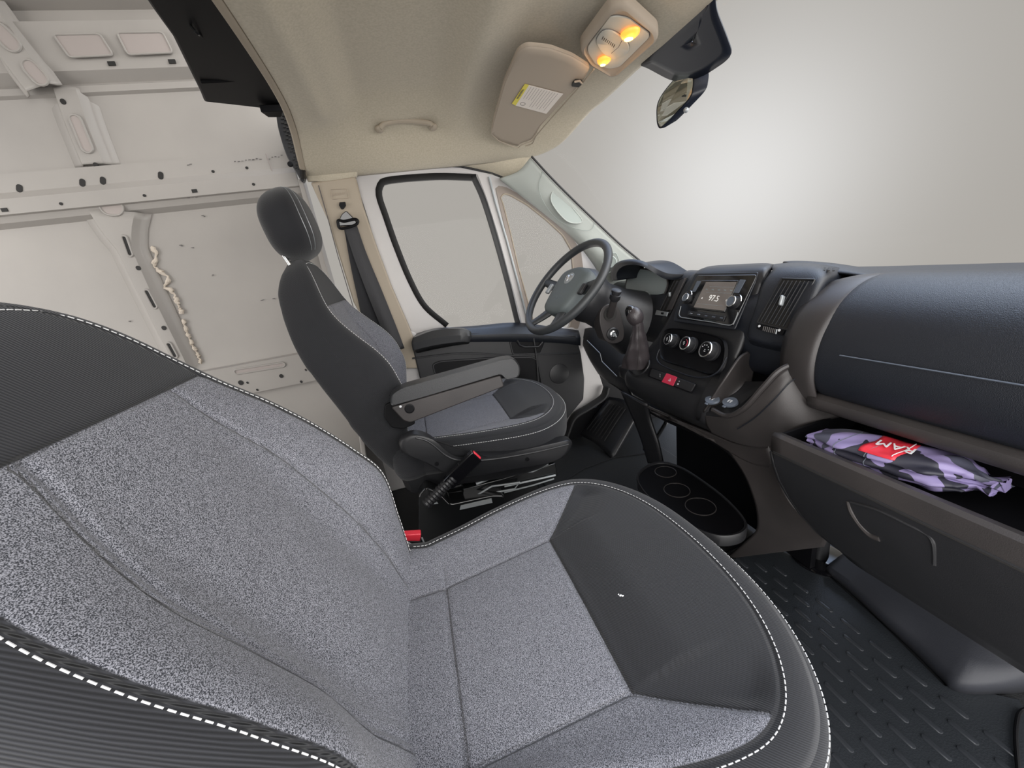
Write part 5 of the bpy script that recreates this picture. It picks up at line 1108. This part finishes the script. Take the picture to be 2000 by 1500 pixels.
# ---- dome lamp
dz0 = lambda p: 1.600-.030*sm(.60, .90, p.x)
def cl_(px, py, h=0):
    p = cp(px, py, 1.585)
    for _ in range(4): p = cp(px, py, dz0(p)-h)
    return p
dl = thing('dome_lamp', 'beige overhead console with two glowing amber reading lamps', 'lamp', cl_(1200, 75))
OL = [cl_(a, b_) for a, b_ in ((1192, 2), (1222, -8), (1284, 48), (1287, 66), (1205, 140), (1192, 143), (1150, 118), (1133, 92), (1134, 80))]
OL = rpoly(OL, .016, 4); oc = sum(OL, V())/len(OL)
g = MB(); g.grid([[oc+(p-oc)*s+V((0, 0, h)) for p in OL] for s, h in ((1.0, .01), (1.0, -.006), (.97, -.014), (.90, -.017), (.86, -.012), (.02, -.012))], cu=True, cap=True); part(g, 'lamp_surround', M['visor'], dl, ang=50)
IL = rpoly([cl_(a, b_, .0125) for a, b_ in ((1190, 30), (1205, 28), (1228, 32), (1268, 62), (1268, 70), (1210, 128), (1190, 132), (1162, 122), (1148, 100), (1148, 88))], .010, 3); ic_ = sum(IL, V())/len(IL)
g = MB(); g.grid([[ic_+(p-ic_)*s+V((0, 0, h)) for p in IL] for s, h in ((1.0, 0), (.99, -.004), (.9, -.005), (.02, -.005))], cu=True, cap=True); part(g, 'lamp_bezel', M['lamp_base'], dl)
t = MB(); t.tube(IL, .0015, 5, closed=True); part(t, 'bezel_gap', M['ink'], dl)
SL = crv([cl_(a, b_, .019) for a, b_ in ((1165, 76), (1176, 60), (1192, 57), (1210, 66), (1227, 84), (1228, 97), (1218, 108), (1200, 114), (1180, 104), (1168, 90))], 40, True); sc_ = sum(SL, V())/40
g = MB(); g.grid([[sc_+(p-sc_)*s+V((0, 0, h)) for p in SL] for s, h in ((1.0, .003), (1.0, -.002), (.95, -.004), (.02, -.004))], cu=True, cap=True); part(g, 'switch_plate', M['lamp_base'], dl)
t = MB(); t.tube(SL, .0012, 5, closed=True); part(t, 'plate_gap', M['ink'], dl)
t = MB(); t.tube([cl_(1215, 79, .0235), cl_(1208, 92, .0235), cl_(1194, 104, .0235)], .0008, 5); part(t, 'switch_gap', M['ink'], dl)
for k in range(8):
    px, py = 1177+3.2*k, 74+2.2*k; g = MB(); a, b_ = cl_(px+1.2, py-2.6, .0236), cl_(px-1.2, py+2.6, .0236); g.tube([a, b_], .0013, 5); part(g, 'microphone_slot', M['hole'], dl)
for (px, py, r, rb) in ((1231, 63, .023, .013), (1180, 115, .019, .009)):
    c_ = cl_(px, py, .020)
    lm = thing('reading_lamp'); lm.parent = dl; lm.location = (0, 0, 0)
    t = MB(); t.lathe(c_, (0, 0, -1), [(r*1.08, 0), (r*1.06, .003), (r*.98, .007), (r*.7, .011), (r*.3, .013), (.0005, .0135)], 30, cap=False); part(t, 'lens', M['lens'], lm)
    t = MB(); t.ell(c_+V((-.003, .004, -.013)), rb, rb*.8, .003, n=16, m=8); part(t, 'bulb_glow', M['bulb'], lm)
    l = bpy.data.lights.new('reading_light', 'POINT'); l.energy = .10; l.color = (1, .55, .2); l.shadow_soft_size = .02
    lo = bpy.data.objects.new('reading_light', l); COL.objects.link(lo); lo.location = c_+V((0, 0, -.035))
# ---- grab handle
gh = thing('grab_handle', 'beige curved grab handle on the headliner above the driver door', 'grab handle', at(790, 243, y=.86))
gy = .865
t = MB(); t.tube(crv([at(a, b_, y=gy) for a, b_ in ((742, 250), (752, 241), (780, 236), (815, 237), (840, 241), (845, 247))], 40), .0095, 10); part(t, 'handle_bar', M['trimb'], gh)
for px in ((741, 252), (846, 248)):
    t = MB(); t.ell(at(px[0], px[1], y=gy+.015), .016, .022, .012); part(t, 'handle_mount', M['trimb'], gh)
# ---- mirror
mr = thing('rear_view_mirror', 'rear-view mirror on a short black arm against the windscreen', 'mirror', at(1330, 190, x=1.0))
MP = [(1285, 245), (1283, 232), (1284, 205), (1295, 182), (1320, 152), (1342, 136), (1352, 136), (1357, 150), (1356, 172), (1350, 190), (1325, 218), (1300, 244), (1290, 251)]
mx_ = [.935, .935, .935, .94, .955, .965, .97, .975, .975, .97, .955, .945, .938]
mp = crv([at(a, b_, x=x_) for (a, b_), x_ in zip(MP, mx_)], 70, True); mc = sum(mp, V())/70
mn = (mp[20]-mc).cross(mp[50]-mc); 
mn = V((0, 0, 0))
for i in range(70): mn += (mp[i]-mc).cross(mp[(i+1) % 70]-mc)
mn.normalize(); mn = mn if mn.dot(CAM-mc) > 0 else -mn
bk_off = V((.028, -.03, .004))
g = MB(); g.grid([[mc+(p-mc)*.95+mn*.001 for p in mp], [mc+(p-mc)*1.0 +mn*.002 for p in mp], [mc+(p-mc)*1.03+bk_off*.3 for p in mp], [mc+(p-mc)*.95+bk_off*1.0 for p in mp], [mc+(p-mc)*.6+bk_off*1.35 for p in mp], [mc+bk_off*1.4+(p-mc)*.02 for p in mp]], cu=True, cap=True); part(g, 'mirror_housing', M['tint'], mr)
g = MB(); g.slab([mc+(p-mc)*.93+mn*.0022 for p in mp], mn*.0006); part(g, 'mirror_glass', M['mirror'], mr, smooth=False)
t = MB(); a = mc+bk_off*.9+V((.0, -.03, .02)); b_ = at(1363, 122, x=1.02)
t.tube(crv([at(1362, 150, x=1.0), at(1372, 135, x=1.012), at(1368, 122, x=1.02)], 12), .016, 12); part(t, 'mirror_arm', M['tint'], mr)
t = MB(); t.ell(at(1362, 120, x=1.03), .022, .026, .022); part(t, 'mirror_mount', M['gloss'], mr)
t = MB(); t.ell(at(1340, 215, x=.955), .008, .008, .008); part(t, 'dip_lever', M['silver'], mr)
# ---- dark ceramic band of the windscreen behind the mirror (printed on the glass)
SB = [(1395, -25), (1398, 20), (1418, 70), (1428, 98), (1427, 110), (1415, 122), (1376, 148), (1340, 160), (1310, 158), (1262, 132), (1248, 128), (1300, 70), (1390, -10), (1390, -25)]
def wsz(px, py):   # onto the glass: march along the sight line
    d = RGT*((px-1000)/F)+DWN*((py-750)/F)+FWD
    for k in range(900):
        p = CAM+d*(.5+k*.003); xf = sinterp(XF, max(-.66, min(p.y, 1.0)))-.01; zt_ = 1.60-.09*sm(.5, .82, abs(p.y-.2)); xb = 1.42-.35*((p.y-.2)/.9)**2
        v = max(0, (zt_-p.z)/(zt_-.93)); xx = xf+(xb-xf)*v+.05*math.sin(min(1, v)*math.pi)-.008
        if p.x >= xx:
            f0 = getattr(wsz, 'e', 0); f1 = p.x-xx; return CAM+d*(.5+(k-(f1/(f1-f0) if f1 != f0 else 0))*.003)
        wsz.e = p.x-xx
    return p
sbp = [wsz(a, b_) for a, b_ in SB]
o_ = sum(sbp, V())/len(sbp); SP = resamp(rpoly([V((a, b_, 0)) for a, b_ in SB], 14, 3), 80, True); so_ = sum(SP, V())/80; rings = [[wsz(*(so_.lerp(p, s).xy)) for p in SP] for s in (.02, .25, .5, .75, 1.0)]
g = MB(); g.grid(rings, cu=True, cap=False); part(g, 'sun_band', M['tint'], ws, solid=.004)
# ---- overhead shelf between cab roof and load bay
os_ = thing('overhead_shelf', 'black plastic overhead shelf hanging behind the rear edge of the headliner', 'shelf', (-.42, .3, 1.68))
g = MB(); us = [(-.26, .845), (-.30, .83), (-.52, .815), (-.50, .70), (-.44, .40), (-.40, .1), (-.40, -.65), (-.26, -.65)]
sh_ = [cp(555, 212, 1.66), cp(525, 216, 1.66), cp(470, 203, 1.68), cp(400, 200, 1.68), cp(392, 180, 1.68), cp(372, 140, 1.68), cp(340, 75, 1.68), cp(318, 45, 1.68), cp(300, 20, 1.68), cp(283, -5, 1.68), cp(255, -60, 1.68)]+[V((-.25, -.1, 1.68)), V((-.235, .35, 1.68)), V((-.25, .85, 1.66))]
g.slab(sh_, (0, 0, .12)); part(g, 'shelf_shell', M['pl_dark'], os_, bevel=.006)
t = MB(); t.tube([cp(393, 160, 1.676), cp(440, 158, 1.676), cp(520, 152, 1.676)], .004, 6); part(t, 'shelf_rib', M['pl_dark'], os_)
g = MB(); g.slab(rpoly([cp(505, 205, 1.66), cp(550, 203, 1.66), cp(545, 216, 1.66), cp(520, 216, 1.66)], .004), (0, 0, -.02)); part(g, 'shelf_tab', M['pl_dark'], os_, bevel=.003)
t = MB(); t.tube(crv([cp(372, 50, 1.675), cp(385, 65, 1.66), cp(395, 72, 1.675)], 10), .003, 6); part(t, 'shelf_hook', M['steel'], os_)
# ---- perforated end grille beside it
eg = thing('end_grille', 'black perforated plastic end panel between shelf and beige pillar', 'panel', at(575, 280, y=1.02))
GP = [(541, 208), (556, 204), (570, 222), (585, 262), (594, 310), (596, 342), (590, 356), (580, 340), (560, 305), (546, 262), (540, 232)]
gp = crv([at(a, b_, y=1.02) for a, b_ in GP], 60, True); g = MB(); g.slab(gp, (0, .03, 0)); part(g, 'grille_panel', M['pl'], eg, bevel=.003)
t = MB(); t.tube(crv([at(a, b_, y=1.012) for a, b_ in ((552, 205), (566, 222), (581, 262), (590, 310), (592, 350))], 40), .010, 8); part(t, 'grille_edge', M['gloss'], eg)
n_ = 0
hole_v = MB()
for i in range(17):
    for j in range(4):
        px = 547+6.2*j+i*2.2-(2 if i % 2 else 0); py = 215+8*i+2*j
        if px < 541+ i*2.6 or px > 562+2.2*i or py > 335: continue
        hole_v.box(at(px, py, y=1.018), (.009, .004, .005))
part(hole_v, 'grille_holes', M['hole'], eg, smooth=False)['kind'] = 'stuff'
t = MB(); t.lathe(at(567, 321, y=1.015), (0, -1, 0), [(.010, 0), (.010, .003), (.007, .006)], 16); part(t, 'fixing_cap', M['pl_dark'], eg)
# ---- the bag in the open bin
A = at(1600, 850, x=.815); Bp = at(1985, 935, x=.84)
A, Bp = V((.80, -.225, .585)), V((.838, -.452, .592))
bag = thing('drawstring_bag', 'folded purple camouflage drawstring bag with red label lying in the open bin', 'bag', (.82, -.36, .552))
def bagrow(t_):
    c_ = A.lerp(Bp, t_)
    w = .034+.020*sm(0, .35, t_)-.018*sm(.86, 1, t_); hh = .024*sm(-.25, .25, t_)*(1-.45*sm(.85, 1.0, t_))+.004
    r = []
    for k in range(72):
        a = 2*math.pi*k/72; ca, sa = math.cos(a), math.sin(a)
        wr_ = .004*math.sin(9*a+t_*17)*sm(.72, .95, t_)+.0015*math.sin(5*a+22*t_)
        fold = -.010*math.exp(-((a-3.55)/.10)**2)-.007*math.exp(-((a-3.0)/.08)**2)
        s_ = 1+ (wr_+fold)/.035
        r.append(c_+V((ca*w*s_, .004*math.sin(a*3), (abs(sa)**.8*(1 if sa > 0 else -1))*hh*s_+(hh-.03)*.0)))
    return r
rw = [bagrow(t_) for t_ in np.linspace(0, 1, 70)]
dirb = (Bp-A).normalized()
# open hem at the left, gathered mouth at the right
hem = [[p+(sum(rw[0], V())/72-p)*.25+dirb*.012 for p in rw[0]]]
g = MB(); g.grid(hem+rw+[[ (sum(rw[-1], V())/72).lerp(p, .55)+dirb*.012+V((0, 0, .004*math.sin(k*.9))) for k, p in enumerate(rw[-1])], [(sum(rw[-1], V())/72).lerp(p, .75)+dirb*.030+V((.003*math.sin(k*1.1), 0, .003*math.sin(k*.6))) for k, p in enumerate(rw[-1])]], cu=True, cap=True); bo = part(g, 'bag_body', M['camo'], bag, ang=80)
zb = min(p.z for r in rw for p in r)
def onbag(t_, a):   # point on the upper skin
    r = bagrow(t_); return r[int(round(a/(2*math.pi)*72)) % 72]
lab = [[onbag(t_, a)+V((0, 0, .0012))+V((-.0008, 0, 0)) for t_ in np.linspace(.36, .56, 10)] for a in np.linspace(1.25, 2.55, 12)]
# slant the label like the printed patch
lab = [[onbag(t0+.045*(i/11), a)+V((-.0008, 0, .0012)) for t0 in np.linspace(.40, .64, 10)] for i, a in enumerate(np.linspace(.85, 2.65, 12))]
g = MB(); g.grid(lab); part(g, 'red_label', M['red'], bag, solid=.0006)
c_ = lab[6][5]; tx = (lab[6][0]-lab[6][9]).normalized(); ty = (lab[9][5]-lab[3][5]).normalized()
text('RAM', .027, c_+V((-.0015, -.006, .0035)), tx, ty, M['pale'], 'label_word', bag, ext=.0006)
for k in range(6):
    t = MB(); a, b_ = lab[2+k][8], lab[2+k][9]; 
t = MB(); t.tube([p[8]+V((0, 0, .001)) for p in lab[1:-1]], .0009, 5); part(t, 'label_line', M['pale'], bag)
for t_ in (.28, .50):
    t = MB(); t.tube([onbag(t_, a)+V((-.0006, 0, .0006)) for a in np.linspace(1.2, 3.5, 24)], .0008, 5); part(t, 'sewn_line', M['cap'], bag)
t = MB(); L = [Bp+V((-.045+.01*math.sin(k*.8), .03+.010*k, -.018+.003*math.cos(k*1.3))) for k in range(12)]
t.tube(crv(L, 60), .0022, 6); part(t, 'drawcord', M['thread'] if False else M['pl_grey'], bag)
li = tag(MB().ell(V((0, 0, 0)), .0001, .0001, .0001).build('x', M['pale']), 'x', 'x'); bpy.data.objects.remove(li)
lc = at(1212, 1163, z=.4915)
li = thing('lint_flake', 'tiny white flake of lint lying on the dark front panel of the passenger cushion', 'lint', lc)
for dx, dy, r in ((0, 0, .0016), (.003, -.002, .0012), (-.002, .003, .0008)):
    g = MB(); g.ell(lc+V((dx, dy, 0)), r*1.6, r, .0015, n=8, m=6); part(g, 'fluff', M['pale'], li)
